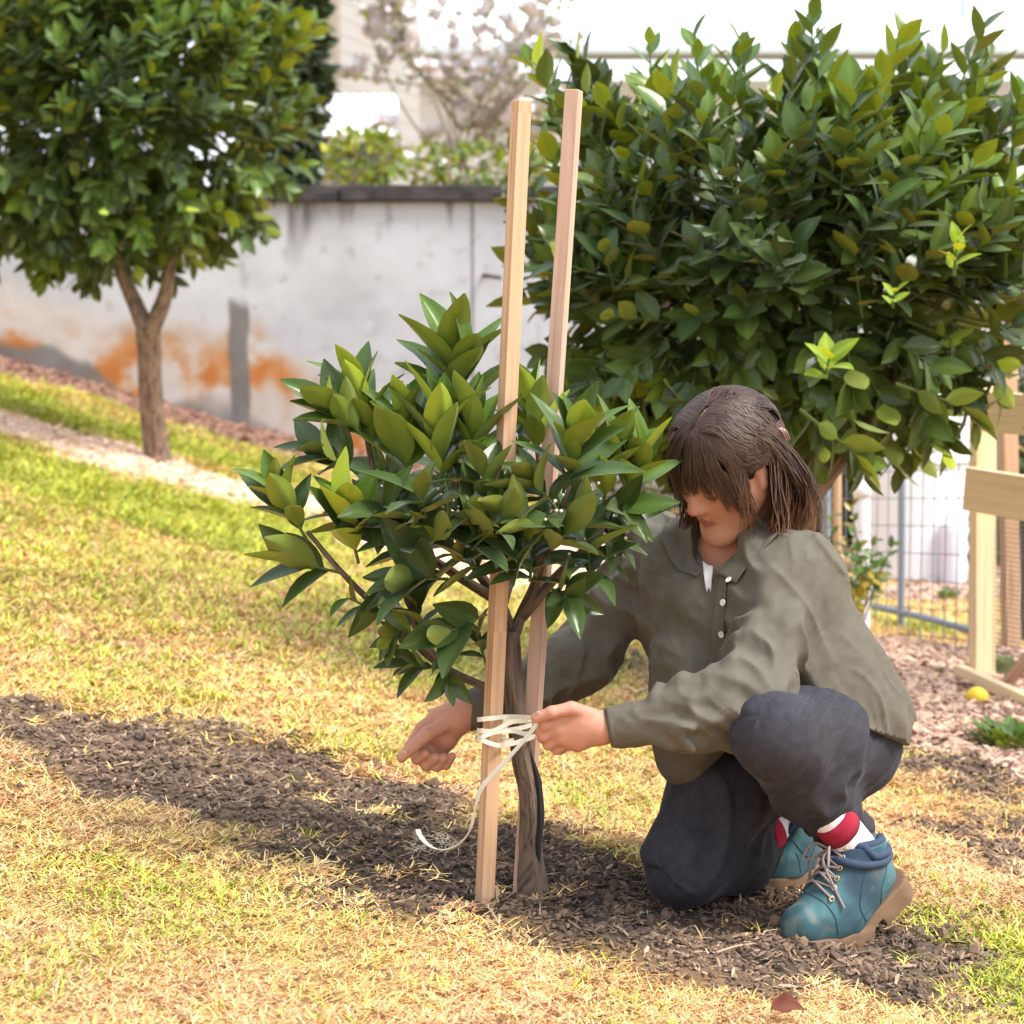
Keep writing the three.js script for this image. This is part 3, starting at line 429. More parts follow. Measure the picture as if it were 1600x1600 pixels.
{
  const cloth = dataTexture(64, 256, (u, v) => { const k = 0.86 + 0.1 * Math.sin(v * 800) * Math.sin(u * 60) + 0.06 * (hash(Math.floor(u * 64), Math.floor(v * 256), 1) - 0.5); return [k, k * 0.975, k * 0.92]; });
  // a flat tape along a path; "face" points away from its broad side
  const ribbon = (pts, wide, twist = () => 0, thick = 0.0012) => {
    const cv = new THREE.CatmullRomCurve3(pts.map((p) => V(p)), false, 'centripetal'), n = pts.length * 7, pos = [], uv = [], idx = [];
    for (let i = 0; i <= n; i++) {
      const t = i / n, c = cv.getPoint(t), T = cv.getTangent(t); let W = V(0, 1, 0).applyAxisAngle(T, twist(t)); W.addScaledVector(T, -W.dot(T)); if (W.lengthSq() < 0.05) W = V(0.3, 0.2, 1).addScaledVector(T, -(0.3 * T.x + 0.2 * T.y + T.z)); W.normalize();
      const F = T.clone().cross(W), w = typeof wide === 'function' ? wide(t) : wide;
      for (const [a, b] of [[-1, -1], [1, -1], [1, 1], [-1, 1]]) { const p = c.clone().addScaledVector(W, (a * w) / 2).addScaledVector(F, (b * thick) / 2); pos.push(p.x, p.y, p.z); uv.push(a * 0.5 + 0.5, t * 6); }
    }
    for (let i = 0; i < n; i++) for (let j = 0; j < 4; j++) { const a = i * 4 + j, b = i * 4 + ((j + 1) % 4); idx.push(a, b, a + 4, a + 4, b, b + 4); }
    idx.push(0, 2, 1, 0, 3, 2, n * 4, n * 4 + 1, n * 4 + 2, n * 4, n * 4 + 2, n * 4 + 3);
    let g = new THREE.BufferGeometry(); g.setAttribute('position', new THREE.Float32BufferAttribute(pos, 3)); g.setAttribute('uv', new THREE.Float32BufferAttribute(uv, 2)); g.setIndex(idx); g = g.toNonIndexed(); g.computeVertexNormals(); return g;
  };
  const loops = [
    [[0.039, 0.3138, -3.25], [0.0229, 0.3064, -3.3], [-0.0084, 0.3018, -3.33], [-0.0313, 0.305, -3.302], [-0.05, 0.3033, -3.3], [-0.0568, 0.2976, -3.33], [-0.0477, 0.2919, -3.36], [-0.0106, 0.2878, -3.37], [0.0389, 0.2805, -3.42], [0.0568, 0.2751, -3.46]],
    [[0.0271, 0.3012, -3.3], [0, 0.2971, -3.31], [-0.0313, 0.2839, -3.302], [-0.05, 0.2843, -3.3], [-0.0568, 0.2795, -3.33], [-0.0467, 0.2725, -3.36], [0, 0.2727, -3.37], [0.0453, 0.2761, -3.42], [0.0499, 0.2789, -3.44], [0.0409, 0.2867, -3.41]],
    [[0.0389, 0.3126, -3.24], [0.0269, 0.286, -3.27], [0, 0.2823, -3.31], [-0.0292, 0.2816, -3.303], [-0.05, 0.2739, -3.299], [-0.0568, 0.2678, -3.33], [-0.0488, 0.2586, -3.36], [-0.0107, 0.2523, -3.375], [0.0236, 0.2538, -3.4], [0.0385, 0.259, -3.385], [0.0276, 0.2596, -3.36], [0, 0.2541, -3.345], [-0.0261, 0.2602, -3.304], [-0.05, 0.2699, -3.298], [-0.0568, 0.2656, -3.33], [-0.0467, 0.2639, -3.36], [-0.0106, 0.2598, -3.37]],
  ];
  const tail = [[0.0428, 0.3155, -3.225], [0.0265, 0.2914, -3.232], [0, 0.2576, -3.245], [-0.0258, 0.2263, -3.26], [-0.0498, 0.1946, -3.275], [-0.0604, 0.1607, -3.285], [-0.068, 0.121, -3.3], [-0.0861, 0.095, -3.31], [-0.1106, 0.0818, -3.32], [-0.1353, 0.0857, -3.33], [-0.153, 0.099, -3.35], [-0.1566, 0.1063, -3.36]];
  const parts = [ribbon(loops[0], 0.0075), ribbon(loops[1], 0.0075), ribbon(loops[2], 0.0075, (t) => 0.3 * Math.sin(t * 9)), ribbon(tail, (t) => lerp(0.0095, 0.0085, t), (t) => 0.5 + 1.3 * smooth(0.35, 0.75, t) + 0.25 * Math.sin(t * 12))];
  const fibres = []; for (let i = 0; i < 60; i++) { const a = V([-0.1397, 0.0887, -3.335]).add(V(R(-0.02, 0.055), R(-0.012, 0.012), R(-0.01, 0.01))), b = a.clone().add(V(R(-0.03, 0.005), R(-0.018, 0.012), R(-0.012, 0.012))), f = tube([a, a.clone().lerp(b, 0.5).add(V(R(-0.004, 0.004), R(-0.004, 0.004), R(-0.004, 0.004))), b], [0.00045, 0.0003], 3, 2).toNonIndexed(); fibres.push(f); }
  const O = V([-0.0501, 0.3014, -3.31]), g = mergeGeometries([...parts, ...fibres]); g.translate(-O.x, -O.y, -O.z);
  const tie = mesh('tie_tape', g, std({ map: cloth, color: lin(1, 0.98, 0.92), roughness: 0.95 })); tie.position.copy(O);
  tag(tie, 'white cotton tie tape wound round both stakes with a frayed hanging end', 'tape');
}

// ---------------------------------------------------------------- things by the right-hand fence
{
  const frame = thing('garden_enclosure', 'pale timber frame with rails and wire netting at the right edge', 'enclosure', at3([1.4015, -6.0516]));
  const O = frame.position.clone(), rel = (p) => V(p).sub(O), add = (name, a, b, w, t, m = WOOD.c, roll = 0) => mesh(name, bar(rel(a), rel(b), w, t, 0.003, roll), m, frame);
  add('post', [1.39, -0.1156, -6], [1.374, 0.7812, -6], 0.066, 0.045, WOOD.c, 0.25);
  add('post', [1.5952, -0.0683, -6.5], [1.5563, 1.0103, -6.5], 0.05, 0.045, WOOD.a, 0.2);
  add('post', [1.5338, -0.0886, -5.4], [1.5138, 0.7289, -5.4], 0.066, 0.045, WOOD.c, 0.2);
  add('rail', [1.33, 0.7073, -5.93], [1.6799, 0.6875, -5.5], 0.115, 0.03, WOOD.c, -0.9);
  add('rail', [1.3177, 0.4814, -5.93], [1.6866, 0.4362, -5.5], 0.125, 0.034, WOOD.c, -0.9);
  add('sill_board', [1.3118, -0.0558, -5.95], [1.5774, -0.1258, -5.2], 0.035, 0.03, WOOD.c, -0.9);
  add('brace', [1.4138, -0.117, -5.9], [1.4924, 0.056, -5.75], 0.035, 0.02, WOOD.b, 0.3);
  const wires = [], A = V([1.3954, 0.4151, -5.9]).sub(O), B = V([1.6712, 0.3924, -5.56]).sub(O), h = 0.46, n = 42, m = 34, along = B.clone().sub(A);
  const net = (a, b) => wires.push(tube([a, b], [0.0012], 3, 1));
  for (let i = 0; i <= n; i++) { const a = A.clone().addScaledVector(along, i / n); net(a, a.clone().add(V(0, -h, 0))); }
  for (let j = 0; j <= m; j++) { const d = V(0, (-h * j) / m, 0); net(A.clone().add(d), B.clone().add(d)); }
  stuff(mesh('wire_netting', mergeGeometries(wires), std({ color: 0x9aa0a4, metalness: 0.6, roughness: 0.45 }), frame));
  mesh('liner', bar(rel([1.6848, 0.3664, -6.7]), rel([1.6944, -0.0778, -6.7]), 0.02, 0.1, 0.003, 1.2), std({ color: 0x2f3338, roughness: 0.8 }), frame);
}
{ // white sheeted tank behind the wire
  const t = thing('water_tank', 'tall white ribbed water tank behind the wire fence', 'tank', at3([1.7045, -8.487])), pos = [];
  const O = t.position, prof = [], H = 0.95, r = 0.24; for (let i = 0; i <= 24; i++) prof.push(new THREE.Vector2(r + 0.004 * Math.cos(i * Math.PI), (H * i) / 24 - 0.03)); prof.push(new THREE.Vector2(r - 0.03, H + 0.0), new THREE.Vector2(0.05, H + 0.05), new THREE.Vector2(0.001, H + 0.05)); prof.unshift(new THREE.Vector2(0.001, -0.03));
  const g = new THREE.LatheGeometry(prof, 72), p = g.attributes.position; for (let i = 0; i < p.count; i++) { const a = Math.atan2(p.getZ(i), p.getX(i)), k = 1 + 0.012 * Math.cos(a * 30); p.setX(i, p.getX(i) * k); p.setZ(i, p.getZ(i) * k); } g.computeVertexNormals();
  mesh('tank_body', g, std({ color: 0xe4e3e6, roughness: 0.6 }), t).position.set(0, 0, -0.26);
  mesh('band', new THREE.TorusGeometry(r + 0.006, 0.006, 6, 48).rotateX(Math.PI / 2).translate(0, 0.5, -0.26), std({ color: 0xb9bcc2, roughness: 0.5 }), t);
}
{
  const galv = std({ color: 0x8f98a6, metalness: 0.5, roughness: 0.5 });
  const f = thing('wire_fence', 'galvanised wire mesh fence with slim steel posts and a bottom pipe', 'fence', at3([1.3999, -7.3266])), O = f.position.clone(), rel = (p) => V(p).sub(O);
  mesh('fence_post', tube([rel([1.3378, -0.0674, -7]), rel([1.3286, 0.7564, -7])], [0.013], 10, 2), galv, f);
  mesh('fence_post', tube([rel([1.1276, -0.0061, -7.3]), rel([1.1152, 0.5854, -7.3])], [0.017], 10, 2), galv, f);
  mesh('bottom_pipe', tube([rel([1.2778, -0.0343, -7.2]), rel([1.3777, -0.0221, -6.85]), rel([1.4894, -0.0164, -6.4])], [0.012], 10, 3), galv, f);
  mesh('hook', tube([rel([1.1153, 0.5763, -7.3]), rel([1.0991, 0.5945, -7.3]), rel([1.1011, 0.6127, -7.3]), rel([1.1201, 0.6086, -7.29]), rel([1.1249, 0.6476, -7.28])], [0.006], 6, 4), galv, f);
  const A = V([1.1194, 0.6127, -7.3]).sub(O), B = V([1.5032, 0.6935, -6.35]).sub(O), al = B.clone().sub(A), down = (k) => V(0, -0.82 * k, 0);
  for (let i = 0; i <= 15; i++) { const a = A.clone().addScaledVector(al, i / 15); mesh('wire', tube([a.clone().add(V(0, 0.1, 0)), a.clone().add(down(1))], [0.0022], 4, 1), galv, f); }
  for (let j = 0; j <= 9; j++) mesh('wire', tube([A.clone().add(down(j / 9)), B.clone().add(down(j / 9))], [0.0022], 4, 1), galv, f);
}
{
  const a = at3([1.1882, -6.9083]), p = thing('plastic_pipe', 'upright white plastic pipe beside the fence post', 'pipe', a), O = V(a);
  mesh('pipe', tube([V(0, -0.05, 0), V([1.1798, 0.3928, -6.9]).sub(O)], [0.027], 16, 2), std({ color: 0xeceaf0, roughness: 0.45 }), p);
  mesh('cap', tube([V([1.18, 0.3798, -6.9]).sub(O), V([1.1792, 0.4317, -6.9]).sub(O)], [0.031, 0.029, 0.022], 16, 2), std({ color: 0xf0eef2, roughness: 0.45 }), p);
  const b = at3([1.1249, -7.0169]), s = mesh('garden_stake', tube([V(0, -0.1, 0), V([1.126, 0.484, -7.1]).sub(V(b))], [0.016], 8, 2), WOOD.a); s.position.set(...b); tag(s, 'thin brown wooden stake between the steel post and the white pipe', 'stake');
}
{ // white drum standing on the bark
  const a = at3([1.8338, -8.4934]), t = thing('plastic_drum', 'small white plastic drum with a handle beside the tank', 'drum', a);
  const prof = [[0.001, 0], [0.046, 0], [0.054, 0.01], [0.055, 0.12], [0.053, 0.135], [0.056, 0.15], [0.055, 0.235], [0.045, 0.262], [0.02, 0.27], [0.018, 0.292], [0.001, 0.292]].map((q) => new THREE.Vector2(q[0], q[1]));
  mesh('drum_body', new THREE.LatheGeometry(prof, 28), std({ color: 0xdedbe6, roughness: 0.55 }), t);
  mesh('handle', tube([V(-0.03, 0.262, 0.01), V(-0.026, 0.295, 0.012), V(0.026, 0.297, 0.012), V(0.032, 0.262, 0.01)], [0.006], 8, 4), std({ color: 0xd5d2dc, roughness: 0.5 }), t);
}
{ // orange-tipped shrub by the fence
  const a = at3([1.1217, -6.6654]), t = thing('rose_bush', 'small shrub with orange and green leaves beside the jacket', 'shrub', a), leaves = [], O = V(a);
  const tips = [[0.9855, 0.3802, -6.3], [1.0526, 0.3958, -6.35], [1.1148, 0.301, -6.3], [1.1743, 0.2812, -6.3], [1.0491, 0.2719, -6.2], [0.9914, 0.2329, -6.2], [1.1175, 0.1878, -6.25], [1.0609, 0.1349, -6.2], [1.1136, 0.2104, -6.4], [1.0423, 0.291, -6.4], [1.1638, 0.2104, -6.4], [0.989, 0.1221, -6.3], [1.0326, 0.0663, -6.2]];
  for (const q of tips) { const B = V(q), m = O.clone().lerp(B, 0.55).add(V(R(-0.04, 0.04), R(0, 0.05), R(-0.04, 0.04))); mesh('stem', tube([V(R(-0.02, 0.02), -0.01, R(-0.02, 0.02)), m.clone().sub(O), B.clone().sub(O)], [0.004, 0.0028, 0.0014], 5, 4), std({ color: lin(0.16, 0.1, 0.05), roughness: 0.8 }), t); leaves.push(...shootLeaves(m.clone().lerp(B, -0.1), B, 12, 0.042, { open: 1.3, shut: 0.7, from: 0.05, tone: rnd() })); }
  const kinds = [LEAF[2], LEAF[3], LEAF[2], leafMaterial(5, 2.2, 0.7), leafMaterial(7.5, 3.2, 0.8)]; leaves.forEach((l) => (l.rank = rnd()));
  dress(t, leaves, { shapes: FAR, pick: (l) => kinds[Math.floor(clamp(l.tone * 0.7 + rnd() * 0.4, 0, 0.99) * 5)], label: 'leaves' });
}
{
  const a = at3([1.2887, -5.6279]), t = thing('lemon', 'yellow lemon lying on the bark by the timber frame', 'fruit', [a[0], a[1] + 0.022, a[2]]);
  const skin = dataTexture(64, 64, (u, v) => { const k = 0.85 + 0.2 * hash(Math.floor(u * 64), Math.floor(v * 64), 2); return [k, k, k]; });
  const g = new THREE.SphereGeometry(0.026, 24, 18), p = g.attributes.position; for (let i = 0; i < p.count; i++) { const x = p.getX(i) / 0.026; p.setX(i, p.getX(i) * (1.12 + 0.16 * Math.pow(Math.abs(x), 8))); } g.computeVertexNormals();
  mesh('peel', g, std({ color: lin(0.78, 0.56, 0.03), roughness: 0.5, bumpMap: skin, bumpScale: 0.0006 }), t); mesh('stem_end', place(new THREE.CylinderGeometry(0.003, 0.004, 0.004, 8), [-0.033, 0, 0], [0, 0, 1.57]), std({ color: lin(0.2, 0.17, 0.05) }), t);
}
function leafyPlant(name, label, category, at, n, len, spread, tone, group) {
  const t = thing(name, label, category, at, group), leaves = [];
  for (let i = 0; i < n; i++) { const q = R(0, 6.28), r = spread * Math.sqrt(rnd()), up = R(0.5, 1.2); leaves.push({ at: V(at[0] + Math.cos(q) * r * 0.7, at[1] + R(-0.01, 0.05) * len * 12, at[2] + Math.sin(q) * r * 0.7), axis: V(Math.cos(q) * 0.8, up, Math.sin(q) * 0.8), normal: V(-Math.cos(q), 1, -Math.sin(q)), len: len * R(0.6, 1.2), tone, rank: rnd() }); }
  dress(t, leaves, { shapes: FAR, pick: () => LEAF[rnd() < 0.5 ? 2 : 3], label: 'leaves' }); return t;
}
leafyPlant('leafy_herb', 'low bright green herb clump at the right edge below the frame', 'plant', at3([1.2578, -5.071]), 150, 0.05, 0.13);
leafyPlant('leafy_herb', 'small green weed beside the white drum', 'plant', at3([1.6897, -7.9125]), 40, 0.045, 0.04);
leafyPlant('leafy_herb', 'green sprig growing inside the timber frame', 'plant', at3([1.47, -6.099]), 50, 0.06, 0.06);

// ---------------------------------------------------------------- shrubs, blossom tree and houses behind
function bush(name, label, centre, radii, n, size, tint, group, foot) {
  const ground = foot ?? groundY(centre[0], centre[2]), t = thing(name, label, 'shrub', [centre[0], ground, centre[2]], group), O = t.position.clone(), leaves = [];
  for (let k = 0; k < 7; k++) mesh('stem', tube([V(R(-0.08, 0.08), -0.05, R(-0.08, 0.08)), V(R(-0.3, 0.3) * radii[0], (centre[1] - ground) * 0.6, R(-0.3, 0.3) * radii[2]), V(R(-0.7, 0.7) * radii[0], centre[1] - ground + R(0, 0.6) * radii[1], R(-0.5, 0.5) * radii[2])], [0.025, 0.015, 0.006], 6, 4), BARK, t);
  for (let i = 0; i < n; i++) { const d = V(R(-1, 1), R(-1, 1), R(-1, 1)); if (d.lengthSq() > 1) { i--; continue; } d.normalize(); const k = R(0.55, 1) * (0.8 + 0.4 * fbm(d.x * 3 + centre[0], d.y * 3, d.z * 3)); const at = V(centre).add(d.clone().multiply(V(radii)).multiplyScalar(k)); if (at.y < ground) at.y = ground + 0.02; const ax = d.clone().add(V(R(-0.8, 0.8), R(-0.5, 0.8), R(-0.8, 0.8))); leaves.push({ at, axis: ax, normal: d.clone().add(V(R(-0.5, 0.5), 0.7, R(-0.5, 0.5))), len: size * R(0.7, 1.3), rank: rnd() }); }
  const im = new THREE.InstancedMesh(FAR[0], LEAF[0], leaves.length); im.name = 'foliage'; im.castShadow = im.receiveShadow = true; stuff(im, 'dense small leaves'); const c = new THREE.Color();
  leaves.forEach((l, i) => { im.setMatrixAt(i, leafMatrix(l.at.clone().sub(O), l.axis, l.normal, l.len)); const k = R(0.7, 1.2); im.setColorAt(i, c.setRGB(tint[0] * k, tint[1] * k, tint[2] * k)); }); t.add(im); return t;
}
bush('hedge_shrub', 'dark shrub between the garden wall and the white tank', [1.1156, 0.1679, -10.2], [0.9, 0.85, 0.5], 2600, 0.08, [0.7, 0.75, 0.8], 'shrubs behind the fence');
bush('hedge_shrub', 'dark shrub behind the water tank', [1.9469, 0.3482, -10.4], [0.9, 0.9, 0.5], 2600, 0.08, [0.8, 0.8, 0.8], 'shrubs behind the fence');
bush('hedge_shrub', 'dark shrub behind the timber frame', [2.5173, 0.3329, -9.6], [0.9, 0.9, 0.5], 2400, 0.08, [0.9, 0.85, 0.8], 'shrubs behind the fence');
bush('conifer', 'dark tall conifer behind the wall at the top left', [-1.5469, 2.7707, -14], [0.3, 1.5, 0.3], 4200, 0.1, [0.45, 0.5, 0.6], undefined);
bush('golden_shrub', 'yellow-green shrub just above the wall coping', [-0.8933, 1.9746, -12.6], [0.26, 0.2, 0.25], 420, 0.06, [3.4, 2.6, 0.9], undefined);
bush('golden_shrub', 'olive shrub behind the blossom tree near the stakes', [-0.2368, 1.9444, -12.8], [0.5, 0.16, 0.25], 420, 0.06, [2.6, 2.2, 0.9], undefined);
{
  const a = [[-0.3946, 1.485, -15][0], groundY(-0.4, -14), -15], t = thing('blossom_tree', 'thinly leafed tree with white blossom beyond the wall', 'tree', a), O = V(a), leaves = [];
  mesh('trunk', tube([V(0, -0.1, 0), V(0.02, 0.8, 0), V([-0.407, 2.1279, -15]).sub(O)], [0.07, 0.055, 0.04], 9, 5, 0.1), BARK, t);
  const petal = leafShape({ w: 0.7, fold: 0.35, curl: -0.25, nu: 3, top: [0.86, 0.8, 0.79], under: [0.82, 0.72, 0.72], rib: [0.86, 0.8, 0.79] }), pg = [];
  for (let k = 0; k < 6; k++) { const g = petal.clone(), q = (k * 6.283) / 6; g.applyMatrix4(leafMatrix(V(0, 0, 0), V(Math.cos(q) * 0.75, 0.7, Math.sin(q) * 0.75), V(-Math.cos(q), 1, -Math.sin(q)), 1)); pg.push(g); }
  const flower = mergeGeometries(pg), white = std({ vertexColors: true, roughness: 0.8, side: THREE.DoubleSide });
  for (let i = 0; i < 46; i++) {
    const e = V([lerp([-1.1711, 3.3092, -15][0], [0.4822, 3.3092, -15][0], rnd()), lerp([-3.7018, 2.0363, -15][1], [-3.6654, 3.7143, -15][1], rnd()), -15 + R(-0.6, 0.6)]), s = V([-0.4074, 1.9447, -15]).lerp(V([-0.299, 3.038, -15]), R(0, 0.8)); if (e.y < s.y) s.y = Math.min(s.y, e.y - 0.05);
    const m = s.clone().lerp(e, 0.5).add(V(R(-0.1, 0.1), R(-0.15, 0.02), R(-0.1, 0.1)));
    mesh('branch', tube([s, m, e].map((p) => p.clone().sub(O)), [0.012, 0.007, 0.003], 5, 4), std({ color: lin(0.32, 0.24, 0.16), roughness: 0.9 }), t);
    leaves.push(...shootLeaves(m, e, 14, 0.075, { open: 1.2, shut: 0.6, from: 0 }).map((l) => ({ ...l, rank: rnd() })));
    for (let k = 0; k < 8; k++) { const p = m.clone().lerp(e, R(0, 1.05)).add(V(R(-0.06, 0.06), R(-0.04, 0.06), R(-0.06, 0.06))), f = mesh('blossom', flower, white, t); leafMatrix(p.sub(O), V(R(-0.6, 0.6), 1, R(-0.2, 0.8)), V(R(-1, 1), 0.2, 1), R(0.07, 0.13)).decompose(f.position, f.quaternion, f.scale); }
  }
  const gold = leafMaterial(3.6, 2.9, 0.9); dress(t, leaves, { shapes: FAR, pick: () => (rnd() < 0.5 ? gold : LEAF[3]), parts: 200, label: 'small yellow-green leaves' });
}
const corrugated = (w, h, pitch = 0.076, amp = 0.009) => { const g = new THREE.PlaneGeometry(w, h, Math.round((w / pitch) * 4), 1), p = g.attributes.position; for (let i = 0; i < p.count; i++) p.setZ(i, amp * Math.cos((p.getX(i) / pitch) * 6.283)); g.computeVertexNormals(); return g; };
{ // long low house with a white iron roof
  const D = 24, yE = [1.4725, 4.2159, -24][1], x0 = [-1.7636, 4.7367, -24][0], x1 = [7.7158, 4.7367, -24][0], g0 = groundY(0, -14);
  const h = thing('house', 'long low house with a white iron roof behind the garden', 'house', [(x0 + x1) / 2, g0, -D]), w = x1 - x0, eave = yE - g0;
  mesh('wall', place(new THREE.BoxGeometry(w - 0.6, eave, 5), [0, eave / 2 - 0.3, -3.2]), std({ color: 0xd9d2cf, roughness: 0.9 }), h);
  mesh('roof', place(corrugated(w, 5.2), [0, eave + 0.95, -2.3], [-1.19, 0, 0]), std({ color: 0xf1f1f3, roughness: 0.55, side: THREE.DoubleSide }), h);
  mesh('gutter', place(box(w, 0.13, 0.12, 0.02), [0, eave - 0.04, 0.06]), std({ color: 0xc7ccd0, roughness: 0.5 }), h);
  mesh('fascia', place(box(w, 0.16, 0.03, 0.005), [0, eave - 0.07, -0.08]), std({ color: 0xb4b2b4, roughness: 0.7 }), h);
  const lw = std({ color: 0xf3f2f4, roughness: 0.6 }), glass = phys({ color: lin(0.03, 0.035, 0.04), roughness: 0.08 });
  for (const px of [2.2, -1.5, 4.7]) { const f = mesh('window', place(box(1.5, 1.1, 0.08, 0.01), [px, eave - 1.2, -0.68]), lw, h); mesh('pane', place(box(0.66, 0.94, 0.02, 0.004), [px - 0.35, eave - 1.2, -0.635]), glass, f); mesh('pane', place(box(0.66, 0.94, 0.02, 0.004), [px + 0.35, eave - 1.2, -0.635]), glass, f); }
  const v = [5.4454, 4.6235, -25.2], vx = v[0] - (x0 + x1) / 2, vy = v[1] - g0;
  const flue = mesh('flue', tube([V(vx, vy - 0.5, -1.2), V(vx, vy + 0.06, -1.2)], [0.05], 12, 2), std({ color: 0x9a9ea6, roughness: 0.5, metalness: 0.4 }), h);
  mesh('flue_collar', place(new THREE.ConeGeometry(0.2, 0.12, 20), [vx, vy - 0.02, -1.2]), std({ color: 0x2d2b33, roughness: 0.7 }), flue);
  mesh('flue_pipe', tube([V(vx, vy + 0.03, -1.2), V(vx, vy + 0.6, -1.2)], [0.07], 12, 2), std({ color: 0xb7bcc6, roughness: 0.5, metalness: 0.4 }), flue);
}
{ // weatherboard end of the neighbouring house
  const a = [-1.4692, 2.08, -17], h = thing('weatherboard_house', 'corner of a pale weatherboard house at the top left', 'house', [a[0], groundY(-1.5, -14), -17]), y0 = h.position.y, cream = std({ color: 0xa89886, roughness: 0.8 }), board = std({ color: 0xa19b96, roughness: 0.8 });
  mesh('corner_post', place(box(0.12, 5, 0.12, 0.006), [0, 2.5 - 0.1, 0.02]), cream, h);
  for (let i = 0; i < 34; i++) mesh('weatherboard', place(box(1.5, 0.155, 0.018, 0.003), [0.06 + 0.75 * Math.cos(1.17), 0.2 + i * 0.135, -0.75 * Math.sin(1.17)], [-0.06, 1.17, 0]), board, h);
  mesh('end_wall', place(new THREE.BoxGeometry(0.38, 5, 0.1), [-0.25, 2.4, -0.05]), std({ color: 0xb7aaa0, roughness: 0.9 }), h);
}
{ // white garden shed roof seen over the wall
  const a = [-1.187, 2.4951, -16.2], s = thing('garden_shed', 'small shed with a bright white roof above the wall coping', 'shed', [a[0], groundY(-1, -14), -16.2]), y = a[1] - s.position.y;
  mesh('shed_wall', place(new THREE.BoxGeometry(0.44, y - 0.06, 0.5), [0, (y - 0.06) / 2 - 0.02, -0.3]), std({ color: 0x6f6d6b, roughness: 0.9 }), s);
  mesh('shed_roof', place(corrugated(0.56, 0.62), [0, y + 0.15, -0.2], [-0.95, 0, 0]), std({ color: 0xf4f4f6, roughness: 0.6, side: THREE.DoubleSide }), s);
}
{ // fallen leaf and a few sticks on the lawn
  const a = at3([0.3961, -2.9149]), l = mesh('fallen_leaf', leafShape({ w: 0.75, fold: 0.7, curl: 0.3, wave: 0.3, top: [0.12, 0.026, 0.01], under: [0.15, 0.05, 0.02], rib: [0.2, 0.06, 0.03] }), std({ vertexColors: true, roughness: 0.8 }));
  leafMatrix(V(a[0] - 0.02, a[1] + 0.015, a[2]), V(1, 0.25, 0.1), V(0.25, 0.9, 0.4), 0.05).decompose(l.position, l.quaternion, l.scale); tag(l, 'curled red-brown fallen leaf on the grass at the bottom edge', 'leaf');
  const sticks = [[[-0.0451, -0.0029, -3.3], [-0.0204, -0.0163, -3.2], 'thin pale straw stalk leaning at the foot of the left stake'], [[0.188, -3.1881], [0.1647, -3.2317], 'short brown stick lying on the grass below the sapling'], [[0.3226, -3.1615], [0.3892, -3.2125], 'pale twig lying at the edge of the soil'], [[0.6755, -3.2586], [0.6876, -3.168], 'dry pale stalk at the right end of the soil'], [[0.2164, -3.6829], [0.2444, -3.6644], 'short pale stick beside the knee']];
  for (const [p, q, label] of sticks) { const A = p.length > 2 ? V(p) : V(at3(p, 0.012)), B = q.length > 2 ? V(at3([q[0], q[2]], 0.008)) : V(at3(q, 0.016)), m = A.clone().lerp(B, 0.5).add(V(0, 0.004, 0.003)), o = mesh('dry_stick', tube([V(0, 0, 0), m.sub(A), B.clone().sub(A)], [0.0022, 0.0015], 5, 3), std({ color: lin(0.5, 0.36, 0.24), roughness: 0.9 })); o.position.copy(A); tag(o, label, 'stick'); }
}

// ---------------------------------------------------------------- the kneeling person
// distance fields: tapered capsules joined smoothly, meshed by surface nets
const cap = (a, b, ra, rb = ra) => {
  const [ax, ay, az] = a, dx = b[0] - ax, dy = b[1] - ay, dz = b[2] - az, l2 = dx * dx + dy * dy + dz * dz + 1e-12;
  return (x, y, z) => { const px = x - ax, py = y - ay, pz = z - az, t = clamp((px * dx + py * dy + pz * dz) / l2), qx = px - dx * t, qy = py - dy * t, qz = pz - dz * t; return Math.sqrt(qx * qx + qy * qy + qz * qz) - (ra + (rb - ra) * t); };
};
const chain = (...k) => { const o = []; for (let i = 0; i < k.length - 1; i++) o.push(cap(k[i][0], k[i + 1][0], k[i][1], k[i + 1][1])); return o; };
const ell = ([cx, cy, cz], [rx, ry, rz]) => (x, y, z) => { const a = (x - cx) / rx, b = (y - cy) / ry, c = (z - cz) / rz, k0 = Math.sqrt(a * a + b * b + c * c), k1 = Math.sqrt((a / rx) ** 2 + (b / ry) ** 2 + (c / rz) ** 2); return k1 < 1e-9 ? -Math.min(rx, ry, rz) : (k0 * (k0 - 1)) / k1; };
const smin = (a, b, k) => { const h = Math.max(k - Math.abs(a - b), 0) / k; return Math.min(a, b) - h * h * k * 0.25; };
const smax = (a, b, k) => -smin(-a, -b, k);
const join = (k, ...list) => (x, y, z) => { let d = 1e3; for (const f of list) d = smin(d, f(x, y, z), k); return d; };
